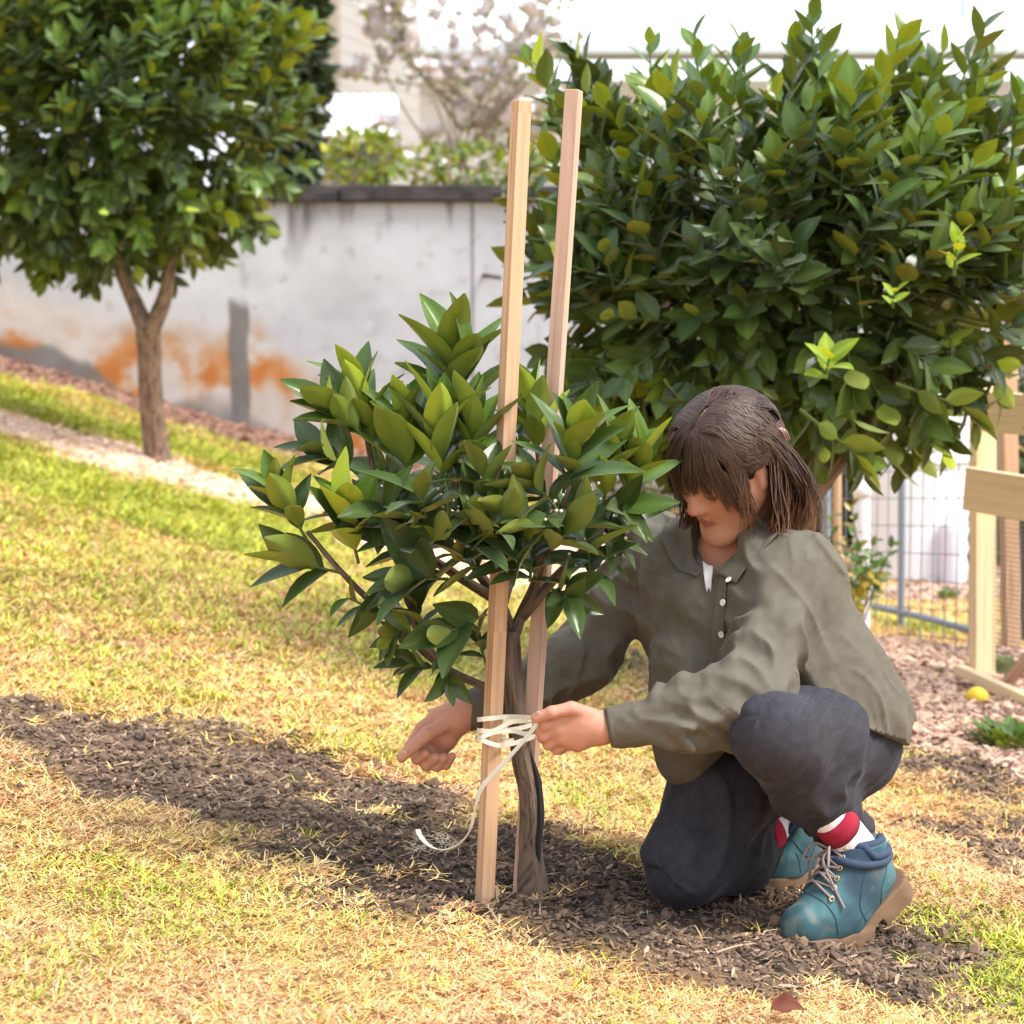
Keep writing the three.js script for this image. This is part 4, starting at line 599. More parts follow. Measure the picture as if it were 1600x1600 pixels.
function skin(f, lo, hi, h, color) {
  const n = [0, 1, 2].map((i) => Math.ceil((hi[i] - lo[i]) / h) + 1), [nx, ny, nz] = n, val = new Float32Array(nx * ny * nz), S = 4, at = (i, j, k) => (k * ny + j) * nx + i;
  for (let k = 0; k < nz; k += S) for (let j = 0; j < ny; j += S) for (let i = 0; i < nx; i += S) {
    const d = f(lo[0] + (i + 1.5) * h, lo[1] + (j + 1.5) * h, lo[2] + (k + 1.5) * h), far = Math.abs(d) > h * 7;
    for (let c = k; c < Math.min(k + S, nz); c++) for (let b = j; b < Math.min(j + S, ny); b++) for (let a = i; a < Math.min(i + S, nx); a++) val[at(a, b, c)] = far ? d : f(lo[0] + a * h, lo[1] + b * h, lo[2] + c * h);
  }
  const pos = [], id = new Int32Array(nx * ny * nz).fill(-1), idx = [], E = [[0, 1], [2, 3], [4, 5], [6, 7], [0, 2], [1, 3], [4, 6], [5, 7], [0, 4], [1, 5], [2, 6], [3, 7]];
  const v = new Float32Array(8);
  for (let k = 0; k < nz - 1; k++) for (let j = 0; j < ny - 1; j++) for (let i = 0; i < nx - 1; i++) {
    let m = 0; for (let c = 0; c < 8; c++) { v[c] = val[at(i + (c & 1), j + ((c >> 1) & 1), k + (c >> 2))]; if (v[c] < 0) m |= 1 << c; }
    if (m === 0 || m === 255) continue;
    let x = 0, y = 0, z = 0, q = 0;
    for (const [a, b] of E) if (v[a] < 0 !== v[b] < 0) { const t = v[a] / (v[a] - v[b]); x += lerp(a & 1, b & 1, t); y += lerp((a >> 1) & 1, (b >> 1) & 1, t); z += lerp(a >> 2, b >> 2, t); q++; }
    id[at(i, j, k)] = pos.length / 3; pos.push(lo[0] + (i + x / q) * h, lo[1] + (j + y / q) * h, lo[2] + (k + z / q) * h);
  }
  for (let k = 1; k < nz - 1; k++) for (let j = 1; j < ny - 1; j++) for (let i = 1; i < nx - 1; i++) {
    const s = val[at(i, j, k)] < 0;
    const quad = (a, b, c, d, flip) => { if (a < 0 || b < 0 || c < 0 || d < 0) return; flip ? idx.push(a, b, c, a, c, d) : idx.push(a, c, b, a, d, c); };
    if (s !== val[at(i + 1, j, k)] < 0) quad(id[at(i, j, k)], id[at(i, j - 1, k)], id[at(i, j - 1, k - 1)], id[at(i, j, k - 1)], s);
    if (s !== val[at(i, j + 1, k)] < 0) quad(id[at(i, j, k)], id[at(i, j, k - 1)], id[at(i - 1, j, k - 1)], id[at(i - 1, j, k)], s);
    if (s !== val[at(i, j, k + 1)] < 0) quad(id[at(i, j, k)], id[at(i - 1, j, k)], id[at(i - 1, j - 1, k)], id[at(i, j - 1, k)], s);
  }
  const nor = new Float32Array(pos.length), uv = new Float32Array((pos.length / 3) * 2), col = color && new Float32Array(pos.length), e = h * 0.5;
  for (let i = 0; i < pos.length; i += 3) {
    for (let r = 0; r < 2; r++) {
      const [x, y, z] = [pos[i], pos[i + 1], pos[i + 2]], d = f(x, y, z), gx = f(x + e, y, z) - f(x - e, y, z), gy = f(x, y + e, z) - f(x, y - e, z), gz = f(x, y, z + e) - f(x, y, z - e), l = Math.hypot(gx, gy, gz) || 1;
      nor[i] = gx / l; nor[i + 1] = gy / l; nor[i + 2] = gz / l; const s = clamp((d * 2 * e) / l, -h * 0.5, h * 0.5); pos[i] -= nor[i] * s; pos[i + 1] -= nor[i + 1] * s; pos[i + 2] -= nor[i + 2] * s;
    }
    uv[(i / 3) * 2] = pos[i] + pos[i + 2] * 0.25; uv[(i / 3) * 2 + 1] = pos[i + 1]; if (color) col.set(color(pos[i], pos[i + 1], pos[i + 2], nor[i], nor[i + 1], nor[i + 2]), i);
  }
  const g = new THREE.BufferGeometry(); g.setAttribute('position', new THREE.Float32BufferAttribute(pos, 3)); g.setAttribute('normal', new THREE.Float32BufferAttribute(nor, 3)); g.setAttribute('uv', new THREE.Float32BufferAttribute(uv, 2)); if (col) g.setAttribute('color', new THREE.Float32BufferAttribute(col, 3)); g.setIndex(idx); return g;
}
const hug = (f, pts, lift, n = 26) => { const c = new THREE.CatmullRomCurve3(pts.map((p) => V(p))); return Array.from({ length: n }, (_, i) => { const q = ontoField(f, c.getPoint(i / (n - 1))); return q.clone().addScaledVector(q.normal, lift); }); };
const bounds = (pts, m) => [[0, 1, 2].map((i) => Math.min(...pts.map((p) => p[i])) - m), [0, 1, 2].map((i) => Math.max(...pts.map((p) => p[i])) + m)];
const ontoField = (f, p, n = 6) => { p = V(p); const e = 0.0015; for (let i = 0; i < n; i++) { const d = f(p.x, p.y, p.z), g = V(f(p.x + e, p.y, p.z) - f(p.x - e, p.y, p.z), f(p.x, p.y + e, p.z) - f(p.x, p.y - e, p.z), f(p.x, p.y, p.z + e) - f(p.x, p.y, p.z - e)).normalize(); p.addScaledVector(g, -d); p.normal = g; } return p; };

const J = { // joints, metres
  neck: [0.3873, 0.542, -3.53], shoulderL: [0.4651, 0.5241, -3.4], shoulderR: [0.2537, 0.5371, -3.68], chestL: [0.4484, 0.4522, -3.43], chestR: [0.3207, 0.4452, -3.62], waistL: [0.4977, 0.3562, -3.45], waistR: [0.3857, 0.3175, -3.6], hipL: [0.536, 0.2713, -3.48], hipR: [0.4596, 0.2317, -3.64],
  elbowL: [0.3836, 0.3425, -3.235], wristL: [0.1534, 0.3012, -3.24], elbowR: [0.1197, 0.3441, -3.62], wristR: [-0.0831, 0.283, -3.465],
  seatL: [0.5695, 0.229, -3.48], seatR: [0.4915, 0.1869, -3.66], kneeL: [0.4118, 0.2996, -3.18], calfL: [0.4692, 0.2041, -3.28], ankleL: [0.5684, 0.0872, -3.42], kneeR: [0.2943, 0.0363, -3.42], thighR: [0.3602, 0.1295, -3.5], calfR: [0.3956, 0.0089, -3.56], ankleR: [0.4762, 0.0183, -3.68],
  head: [0.3587, 0.7074, -3.44],
};
const person = thing('person', 'person in olive shirt, dark jeans and teal boots kneeling to tie the sapling', 'person', at3([J.kneeR[0], J.kneeR[2]])), PO = person.position.clone();
const wear = (name, g, m, parent = person) => { g.translate(-PO.x, -PO.y, -PO.z); return mesh(name, g, m, parent); };

// head frame: x her left, y up, z where she looks
const headM = (() => { const a = 0.9, pitch = 0.53, roll = -0.1; const F = V(-Math.sin(a) * Math.cos(pitch), -Math.sin(pitch), Math.cos(a) * Math.cos(pitch)), L = V(Math.cos(a), 0, Math.sin(a)).applyAxisAngle(F, roll), U = F.clone().cross(L); return new THREE.Matrix4().makeBasis(L, U, F).setPosition(V(J.head)); })();
const headInv = headM.clone().invert();
const toHead = (p) => V(p).applyMatrix4(headM);
const skinTone = [0.45, 0.22, 0.14];
{
  const two = (f) => [f(1), f(-1)];
  const skull = join(0.03, ell([0, 0.036, -0.014], [0.073, 0.078, 0.09]), ell([0, -0.02, 0.022], [0.06, 0.082, 0.066]), ...two((s) => cap([s * 0.05, -0.045, 0.0], [s * 0.016, -0.094, 0.052], 0.02, 0.018)), cap([0, -0.095, 0.067], [0, -0.092, 0.05], 0.018));
  const bits = [cap([0, 0.012, 0.083], [0, -0.026, 0.0985], 0.0075, 0.0092), ...two((s) => cap([s * 0.0105, -0.0295, 0.087], [s * 0.0085, -0.029, 0.091], 0.0065)), ...two((s) => cap([s * 0.012, 0.02, 0.078], [s * 0.046, 0.016, 0.06], 0.011, 0.009)), ...two((s) => ell([s * 0.036, -0.022, 0.05], [0.024, 0.024, 0.021])), cap([-0.005, -0.0535, 0.083], [0.005, -0.0535, 0.083], 0.0038), ...two((s) => cap([s * 0.005, -0.0535, 0.083], [s * 0.021, -0.059, 0.0735], 0.0036, 0.0026)), ...two((s) => cap([0, -0.064, 0.081], [s * 0.015, -0.0625, 0.0755], 0.0044, 0.003))];
  const lids = two((s) => ell([s * 0.03, 0.001, 0.071], [0.0155, 0.0125, 0.0135]));
  const ears = two((s) => join(0.008, ell([s * 0.071, -0.004, -0.008], [0.008, 0.023, 0.014]), ell([s * 0.073, -0.026, -0.002], [0.007, 0.011, 0.009])));
  const neckTo = V(J.neck).applyMatrix4(headInv), neck = cap([0, -0.06, -0.03], [neckTo.x, neckTo.y - 0.02, neckTo.z], 0.05, 0.056);
  const f = (x, y, z) => {
    let d = skull(x, y, z); for (const s of [1, -1]) d = smax(d, -(Math.hypot(x - s * 0.031, y - 0.003, z - 0.1) - 0.023), 0.014);
    bits.forEach((b, i) => { d = smin(d, b(x, y, z), i < bits.length - 5 ? 0.011 : 0.006); }); for (const b of lids) d = smin(d, b(x, y, z), 0.005);
    d = smax(d, -cap([-0.018, -0.0585, 0.093], [0.018, -0.0585, 0.093], 0.0025)(x, y, z) , 0.006); // the line between the lips
    d = smin(d, neck(x, y, z), 0.012); for (const b of ears) d = smin(d, b(x, y, z), 0.007); return d;
  };
  const tone = (x, y, z) => {
    const n = fbm(x * 60, y * 60, z * 60, 3); let c = skinTone.map((v) => v * (0.94 + 0.12 * n));
    const cheek = Math.exp(-(((Math.abs(x) - 0.04) / 0.022) ** 2 + ((y + 0.03) / 0.022) ** 2)) * (z > 0.03 ? 1 : 0), tip = Math.exp(-((x / 0.014) ** 2 + ((y + 0.028) / 0.012) ** 2)) * (z > 0.09 ? 1 : 0);
    c = mix3(c, [0.5, 0.17, 0.11], 0.4 * cheek + 0.35 * tip);
    const lip = z > 0.07 ? smooth(1.15, 0.8, Math.hypot(x / 0.023, (y + 0.0585) / 0.0095)) : 0; c = mix3(c, [0.3, 0.08, 0.065], lip * 0.8);
    const brow = z > 0.05 ? smooth(1.2, 0.6, Math.hypot((Math.abs(x) - 0.031) / 0.019, (y - 0.0235 + 4 * (Math.abs(x) - 0.03) ** 2) / 0.0035)) : 0, lash = z > 0.06 ? smooth(1.1, 0.6, Math.hypot((Math.abs(x) - 0.031) / 0.0155, (y + 0.0095 - 14 * (Math.abs(x) - 0.031) ** 2) / 0.0022)) : 0;
    return mix3(c, [0.03, 0.018, 0.013], Math.max(brow * 0.8, lash));
  };
  const head = skin(f, [-0.1, -0.2, -0.13], [0.1, 0.125, 0.125], 0.003, tone).applyMatrix4(headM);
  // hands
  const flat = (a) => a, palmTone = (x, y, z) => mix3(skinTone, [0.55, 0.24, 0.18], 0.5 * fbm(x * 40, y * 40, z * 40, 3)).map((v) => v * 1.02);
  const finger = (pts, r0, r1) => chain(...pts.map((p, i) => [p, lerp(r0, r1, i / (pts.length - 1))]));
  const hand = (palm, fingers, h) => { const F = join(0.013, ...palm), G = fingers.map((q) => join(0.004, ...q)); const fn = (x, y, z) => { let d = F(x, y, z); for (const g of G) d = smin(d, g(x, y, z), 0.0055); return d; }; return fn; };
  const leftHand = hand([...chain([[0.1791, 0.3019, -3.242], 0.024], [[0.1483, 0.3022, -3.24], 0.0235], [[0.1071, 0.316, -3.233], 0.0195], [[0.0774, 0.3221, -3.228], 0.0125]), ...chain([[0.133, 0.2981, -3.24], 0.022], [[0.1022, 0.297, -3.235], 0.018], [[0.0733, 0.3029, -3.226], 0.0125]), ...chain([[0.133, 0.295, -3.24], 0.02], [[0.1044, 0.2805, -3.24], 0.0155], [[0.0796, 0.2856, -3.23], 0.0115])],
    [finger([[0.0794, 0.3223, -3.227], [0.0529, 0.3088, -3.222], [0.0409, 0.2999, -3.236], [0.039, 0.3065, -3.25]], 0.0105, 0.0075), finger([[0.0754, 0.3029, -3.226], [0.051, 0.2897, -3.23], [0.0493, 0.2833, -3.252], [0.0681, 0.2847, -3.266]], 0.0105, 0.0078), finger([[0.0796, 0.2876, -3.23], [0.0583, 0.2746, -3.238], [0.0639, 0.2691, -3.26], [0.0826, 0.2738, -3.268]], 0.01, 0.0075), finger([[0.088, 0.2757, -3.238], [0.0718, 0.2647, -3.246], [0.0784, 0.261, -3.264], [0.093, 0.2671, -3.27]], 0.009, 0.0068),
      finger([[0.1275, 0.3224, -3.232], [0.0943, 0.3371, -3.214], [0.0627, 0.3322, -3.207], [0.0385, 0.322, -3.212]], 0.0125, 0.0085)]);
  const rightHand = hand([...chain([[-0.0602, 0.2932, -3.47], 0.025], [[-0.0875, 0.283, -3.465], 0.025], [[-0.1205, 0.271, -3.47], 0.02], [[-0.1514, 0.2545, -3.475], 0.014]), ...chain([[-0.0962, 0.2742, -3.465], 0.024], [[-0.1273, 0.25, -3.475], 0.018], [[-0.1473, 0.2335, -3.48], 0.013]), ...chain([[-0.093, 0.2675, -3.465], 0.022], [[-0.1119, 0.2362, -3.472], 0.016], [[-0.1208, 0.2167, -3.475], 0.012])],
    [finger([[-0.1557, 0.2528, -3.472], [-0.1728, 0.226, -3.462], [-0.161, 0.2084, -3.44], [-0.1475, 0.2193, -3.43]], 0.0115, 0.0085), finger([[-0.1494, 0.235, -3.478], [-0.1578, 0.2052, -3.466], [-0.1459, 0.1965, -3.444], [-0.1303, 0.2119, -3.434]], 0.0115, 0.0085), finger([[-0.1363, 0.225, -3.478], [-0.1403, 0.1985, -3.466], [-0.1286, 0.195, -3.446], [-0.1152, 0.211, -3.438]], 0.011, 0.008), finger([[-0.1208, 0.2189, -3.475], [-0.1227, 0.1967, -3.464], [-0.1123, 0.1968, -3.448], [-0.1023, 0.212, -3.444]], 0.0098, 0.0072),
      finger([[-0.1089, 0.2682, -3.45], [-0.143, 0.2545, -3.43], [-0.1664, 0.2345, -3.42], [-0.186, 0.2159, -3.42]], 0.0135, 0.0092)]);
  const L = skin(leftHand, ...bounds([[0.1861, 0.3537, -3.19], [0.026, 0.2462, -3.29]], 0.012), 0.0026, palmTone), Rr = skin(rightHand, ...bounds([[-0.0429, 0.3266, -3.4], [-0.2049, 0.1689, -3.5]], 0.012), 0.0026, palmTone);
  // the rest of the body, under the clothes
  const coarse = join(0.05, ...chain([J.shoulderL, 0.045], [J.elbowL, 0.034], [J.wristL, 0.0235]), ...chain([J.shoulderR, 0.045], [J.elbowR, 0.034], [J.wristR, 0.0235]), cap(J.shoulderL, J.neck, 0.04, 0.05), cap(J.shoulderR, J.neck, 0.04, 0.05), cap(J.chestL, J.chestR, 0.075), cap(J.waistL, J.waistR, 0.07), cap(J.hipL, J.hipR, 0.085), ...chain([J.neck, 0.05], [V(J.chestL).lerp(V(J.chestR), 0.5).toArray(), 0.075], [V(J.waistL).lerp(V(J.waistR), 0.5).toArray(), 0.07], [V(J.hipL).lerp(V(J.hipR), 0.5).toArray(), 0.085]),
    ...chain([J.seatL, 0.075], [J.kneeL, 0.045], [J.calfL, 0.043], [J.ankleL, 0.033], [[0.5754, 0.054, -3.42], 0.034]), ...chain([J.seatR, 0.075], [J.thighR, 0.06], [J.kneeR, 0.045], [J.calfR, 0.042], [J.ankleR, 0.033], [[0.5025, -0.0034, -3.7], 0.034]));
  const trunk = skin(coarse, ...bounds(Object.values(J).slice(0, -1), 0.13), 0.012, palmTone);
  const skinMat = phys({ vertexColors: true, roughness: 0.55, sheen: 0.2, sheenColor: lin(0.5, 0.25, 0.18), sheenRoughness: 0.6, specularIntensity: 0.7 });
  const nail = phys({ color: lin(0.62, 0.36, 0.3), roughness: 0.35, clearcoat: 0.3 });
  const nails = [[[0.0415, 0.3293, -3.206], [0.0385, 0.322, -3.212], 0.2], [[-0.1811, 0.2243, -3.411], [-0.186, 0.2159, -3.42], -0.3]].map(([p, q]) => { const g = new THREE.SphereGeometry(1, 12, 8); const [X, Y, Z] = basis(V(q).sub(V(p)), V(p).sub(V(q)).cross(V(1, 0.2, 0)).add(V(0, 0, 0.4))); return g.applyMatrix4(new THREE.Matrix4().makeBasis(X.multiplyScalar(0.0055), Y.multiplyScalar(0.007), Z.multiplyScalar(0.0022)).setPosition(V(p))); });
  for (const g of nails) wear('nail', g, nail);
  wear('body', mergeGeometries([trunk, head, L, Rr]), skinMat);
}
// ---- shirt
const ridge = (x, y, z, p) => Math.pow(Math.max(0, 1.1 - Math.sqrt((2 * noise(x, y, z) - 1) ** 2 + 0.012)), p);
const alongLimb = (a, b) => { const A = V(a), D = V(b).sub(A), L = D.length(); D.normalize(); const [U, , W] = basis(D, V(0, 0.2, 1)); return (x, y, z) => { const px = x - A.x, py = y - A.y, pz = z - A.z, t = px * D.x + py * D.y + pz * D.z, q = Math.atan2(px * W.x + py * W.y + pz * W.z, px * U.x + py * U.y + pz * U.z); return [t, q, L]; }; };
const crease = (x, y, z) => { // small sharp creases where the cloth is slack
  const a = fbm(x * 7, y * 7, z * 7, 2), b = fbm(x * 7 + 9, y * 7, z * 7, 2), u = x * 15 + y * 9 + a * 4, v = y * 13 - x * 7 + b * 4, w = z * 16 + a * 2;
  return 0.0045 * (ridge(u, v * 0.55, w * 0.7, 3) - 0.2) * smooth(0.36, 0.56, b) + 0.0022 * (ridge(u * 1.9 + 4, v * 1.1, w * 1.4, 2.5) - 0.2);
};
const shirtField = (() => {
  const torso = join(0.06, cap(J.chestL, J.chestR, 0.094, 0.077), cap(J.waistL, J.waistR, 0.095, 0.086), cap(J.hipL, J.hipR, 0.107, 0.095), ...chain([J.chestL, 0.09], [J.waistL, 0.095], [J.hipL, 0.106]), ...chain([J.chestR, 0.077], [J.waistR, 0.088], [J.hipR, 0.096]), cap(J.shoulderL, J.neck, 0.058, 0.06), cap(J.shoulderR, J.neck, 0.055, 0.058),
    ...chain([[0.3299, 0.4479, -3.5], 0.06], [[0.3192, 0.3419, -3.47], 0.05], [[0.3029, 0.2461, -3.45], 0.033], [[0.2902, 0.1997, -3.45], 0.014]), ...chain([[0.5402, 0.2824, -3.48], 0.09], [[0.5499, 0.2666, -3.47], 0.082], [[0.5572, 0.253, -3.46], 0.078]));
  const armL = join(0.03, ...chain([J.shoulderL, 0.056], [J.elbowL, 0.048], [[0.2655, 0.3156, -3.235], 0.0395], [[0.1657, 0.3012, -3.24], 0.032])), armR = join(0.03, ...chain([J.shoulderR, 0.058], [J.elbowR, 0.05], [[0.0112, 0.3057, -3.55], 0.041], [[-0.068, 0.2867, -3.475], 0.033]));
  const uL = alongLimb(J.shoulderL, J.elbowL), fL = alongLimb(J.elbowL, J.wristL), uR = alongLimb(J.shoulderR, J.elbowR), fR = alongLimb(J.elbowR, J.wristR);
  const wrap = (o, s, amt) => (amt * (ridge(o[0] * 21 + 0.9 * Math.sin(o[1] + s), 0.9 * Math.sin(o[1] * 1 + s * 2) + 3, 0.9 * Math.cos(o[1]) + s, 2.2) - 0.3));
  const neckHole = join(0.02, cap([0.3745, 0.6246, -3.5], [0.3663, 0.5694, -3.48], 0.068, 0.06), cap([0.3418, 0.5638, -3.43], [0.3255, 0.5221, -3.39], 0.04, 0.014));
  const hemN = V(-0.4, -0.9, 0.12).normalize(), hemP = V([0.5579, 0.293, -3.4]), hemX = [0.4719, 0.3104, -3.4][0]; // back hem plane
  return (x, y, z) => {
    let t = torso(x, y, z);
    if (t < 0.05) { // drapes running from the shoulders to the hem
      const a = x * 0.62 + y * -0.76 + z * 0.18, b = x * 0.76 + y * 0.62, c = z;
      t -= 0.019 * (ridge(b * 13 + 1.1 * noise(a * 4, b * 4, 3), c * 8, a * 1.7, 3) - 0.25) + 0.011 * (ridge(b * 27 + noise(a * 6, b * 6, 8), c * 17, a * 3 + 9, 2.6) - 0.25);
    }
    let d = armL(x, y, z), e = armR(x, y, z); const near = Math.min(t, d, e), fine = near < 0.04 ? crease(x, y, z) : 0;
    if (d < 0.05) { const u = uL(x, y, z), w = fL(x, y, z), k = smooth(0.08, 0.2, w[0]); d -= wrap(u, 1, 0.017 * smooth(0.02, 0.14, u[0]) * (1 - k)) + wrap(w, 4, 0.02 * smooth(-0.05, 0.03, w[0]) * smooth(0.25, 0.12, w[0])); d -= 0.004 * (noise(x * 40, y * 40, z * 40) - 0.5); }
    if (e < 0.05) { const u = uR(x, y, z), w = fR(x, y, z); e -= wrap(u, 6, 0.014) * smooth(0.3, 0.2, u[0]) + wrap(w, 8, 0.015 * smooth(-0.03, 0.05, w[0]) * smooth(0.22, 0.12, w[0])); }
    t = smin(t, d, 0.018); t = smin(t, e, 0.026); t -= fine;
    if (x > hemX) t = Math.max(t, (x - hemP.x) * hemN.x + (y - hemP.y) * hemN.y + (z - hemP.z) * hemN.z - 0.008 * Math.sin(x * 38 + z * 25));
    const wl = (x - [0.1586, 0.3022, -3.24][0]), wr = x - [-0.0755, 0.2854, -3.47][0]; t = Math.max(t, y < J.chestR[1] && z > -3.3 ? -wl : -wr); // cuffs
    return Math.max(t, -neckHole(x, y, z));
  };
})();
const weave = dataTexture(256, 256, (u, v) => { const a = hash(Math.floor(u * 256), Math.floor(v * 64), 1), b = hash(Math.floor(u * 64), Math.floor(v * 256), 2), n = fbm(u * 9, v * 9, 3), k = 0.9 + 0.05 * a + 0.05 * b + 0.12 * (n - 0.5); return [k, k, k]; });
weave.repeat.set(9, 9);
const shirtMat = phys({ color: lin(0.135, 0.12, 0.092), map: weave,  roughness: 0.92, sheen: 0.35, sheenColor: lin(0.6, 0.55, 0.42), sheenRoughness: 0.6, specularIntensity: 0.3 });
const shirt = wear('shirt', skin(shirtField, ...bounds([J.shoulderL, J.shoulderR, J.wristR, J.elbowL, [0.6567, 0.1578, -3.4], J.hipR, J.neck], 0.09), 0.005), shirtMat);
{ // collar, placket, buttons, cuffs, hem edge
  const sheet = (inner, outer, thick = 0.0035) => { // a lofted strip between two edges, with thickness
    const A = new THREE.CatmullRomCurve3(inner.map((p) => V(p))), B = new THREE.CatmullRomCurve3(outer.map((p) => V(p))), n = 14, m = 5, top = [], uv = [];
    for (let i = 0; i <= n; i++) for (let j = 0; j <= m; j++) { const p = A.getPoint(i / n).lerp(B.getPoint(i / n), j / m); top.push(p); uv.push(p.x + p.z * 0.7, p.y); }
    const g = new THREE.BufferGeometry(), idx = []; for (let i = 0; i < n; i++) for (let j = 0; j < m; j++) { const a = i * (m + 1) + j, b = a + m + 1; idx.push(a, a + 1, b, b, a + 1, b + 1); }
    g.setAttribute('position', new THREE.Float32BufferAttribute(top.flatMap((p) => [p.x, p.y, p.z]), 3)); g.setIndex(idx); g.computeVertexNormals();
    const N = g.attributes.normal, P = g.attributes.position, c = P.count, pos = Array.from(P.array), all = [...idx];
    for (let i = 0; i < c; i++) { const q = Math.sin(Math.PI * ((i % (m + 1)) / m)); pos[i * 3] += N.getX(i) * 0.004 * q; pos[i * 3 + 1] += N.getY(i) * 0.004 * q; pos[i * 3 + 2] += N.getZ(i) * 0.004 * q; }
    for (let i = 0; i < c; i++) pos.push(pos[i * 3] - N.getX(i) * thick, pos[i * 3 + 1] - N.getY(i) * thick, pos[i * 3 + 2] - N.getZ(i) * thick);
    for (let i = 0; i < idx.length; i += 3) all.push(idx[i] + c, idx[i + 2] + c, idx[i + 1] + c);
    const rim = []; for (let j = 0; j <= m; j++) rim.push(j); for (let i = 1; i <= n; i++) rim.push(i * (m + 1) + m); for (let j = m - 1; j >= 0; j--) rim.push(n * (m + 1) + j); for (let i = n - 1; i > 0; i--) rim.push(i * (m + 1));
    rim.forEach((a, i) => { const b = rim[(i + 1) % rim.length]; all.push(a, a + c, b, b, a + c, b + c); });
    const r = new THREE.BufferGeometry(); r.setAttribute('position', new THREE.Float32BufferAttribute(pos, 3)); r.setAttribute('uv', new THREE.Float32BufferAttribute([...uv, ...uv], 2)); r.setIndex(all); r.computeVertexNormals(); return r;
  };
  const off = (p, k) => { const q = ontoField(shirtField, p); return q.clone().addScaledVector(q.normal, k).toArray(); };
  wear('collar', sheet([[0.3373, 0.5319, -3.425], [0.3656, 0.553, -3.43], [0.402, 0.579, -3.45], [0.4274, 0.5938, -3.5]], [off([0.369, 0.5161, -3.36], 0.006), off([0.392, 0.5395, -3.36], 0.006), off([0.4348, 0.5627, -3.4], 0.008), off([0.46, 0.576, -3.48], 0.01)]), shirtMat, shirt);
  wear('collar', sheet([[0.3246, 0.5355, -3.45], [0.3225, 0.5497, -3.5], [0.3269, 0.5689, -3.55], [0.3382, 0.5796, -3.6]], [off([0.3086, 0.5215, -3.44], 0.006), off([0.2898, 0.5232, -3.5], 0.006), off([0.3007, 0.5478, -3.58], 0.008), off([0.3197, 0.5663, -3.62], 0.008)]), shirtMat, shirt);
  const line = [[0.3285, 0.5262, -3.4], [0.3312, 0.4859, -3.38], [0.3337, 0.4377, -3.38], [0.3299, 0.3894, -3.38], [0.3196, 0.341, -3.38]].map((p) => off(p, 0.004)), side = [[0.3563, 0.5286, -3.38], [0.3598, 0.4872, -3.37], [0.3624, 0.4391, -3.37], [0.3586, 0.391, -3.37], [0.3484, 0.3427, -3.37]].map((p) => off(p, 0.005));
  wear('placket', sheet(line, side, 0.003), shirtMat, shirt);
  const pearl = phys({ color: lin(0.78, 0.7, 0.56), roughness: 0.3, clearcoat: 0.5 });
  for (const p of [[0.3425, 0.5405, -3.36], [0.3419, 0.4906, -3.36], [0.336, 0.4331, -3.36]]) { const q = ontoField(shirtField, p), b = new THREE.LatheGeometry([[0.0001, 0.001], [0.003, 0.001], [0.0045, 0.0022], [0.0055, 0.002], [0.0058, 0.0008], [0.0055, 0], [0.0001, 0]].map((k) => new THREE.Vector2(...k)), 16); b.applyQuaternion(new THREE.Quaternion().setFromUnitVectors(V(0, 1, 0), q.normal)); const c = q.clone().addScaledVector(q.normal, 0.0075); wear('button', b.translate(c.x, c.y, c.z), pearl, shirt); }
  wear('undershirt', sheet([[0.3233, 0.5431, -3.46], [0.3248, 0.5215, -3.44], [0.3286, 0.486, -3.42]], [[0.3397, 0.5355, -3.45], [0.3368, 0.5173, -3.43], [0.3329, 0.4828, -3.42]], 0.004), std({ color: 0xe6e2e0, roughness: 0.9 }));
  const cuff = (a, b, r0, r1) => { const g = tube([a, V(a).lerp(V(b), 0.5), b], [r0, r1], 26, 4, 0.05); return g; };
  wear('cuff', cuff([0.2044, 0.3109, -3.238], [0.1534, 0.3012, -3.24], 0.036, 0.0325), shirtMat, shirt);
  wear('cuff', cuff([-0.0309, 0.2966, -3.5], [-0.0788, 0.2837, -3.467], 0.037, 0.034), shirtMat, shirt);
}
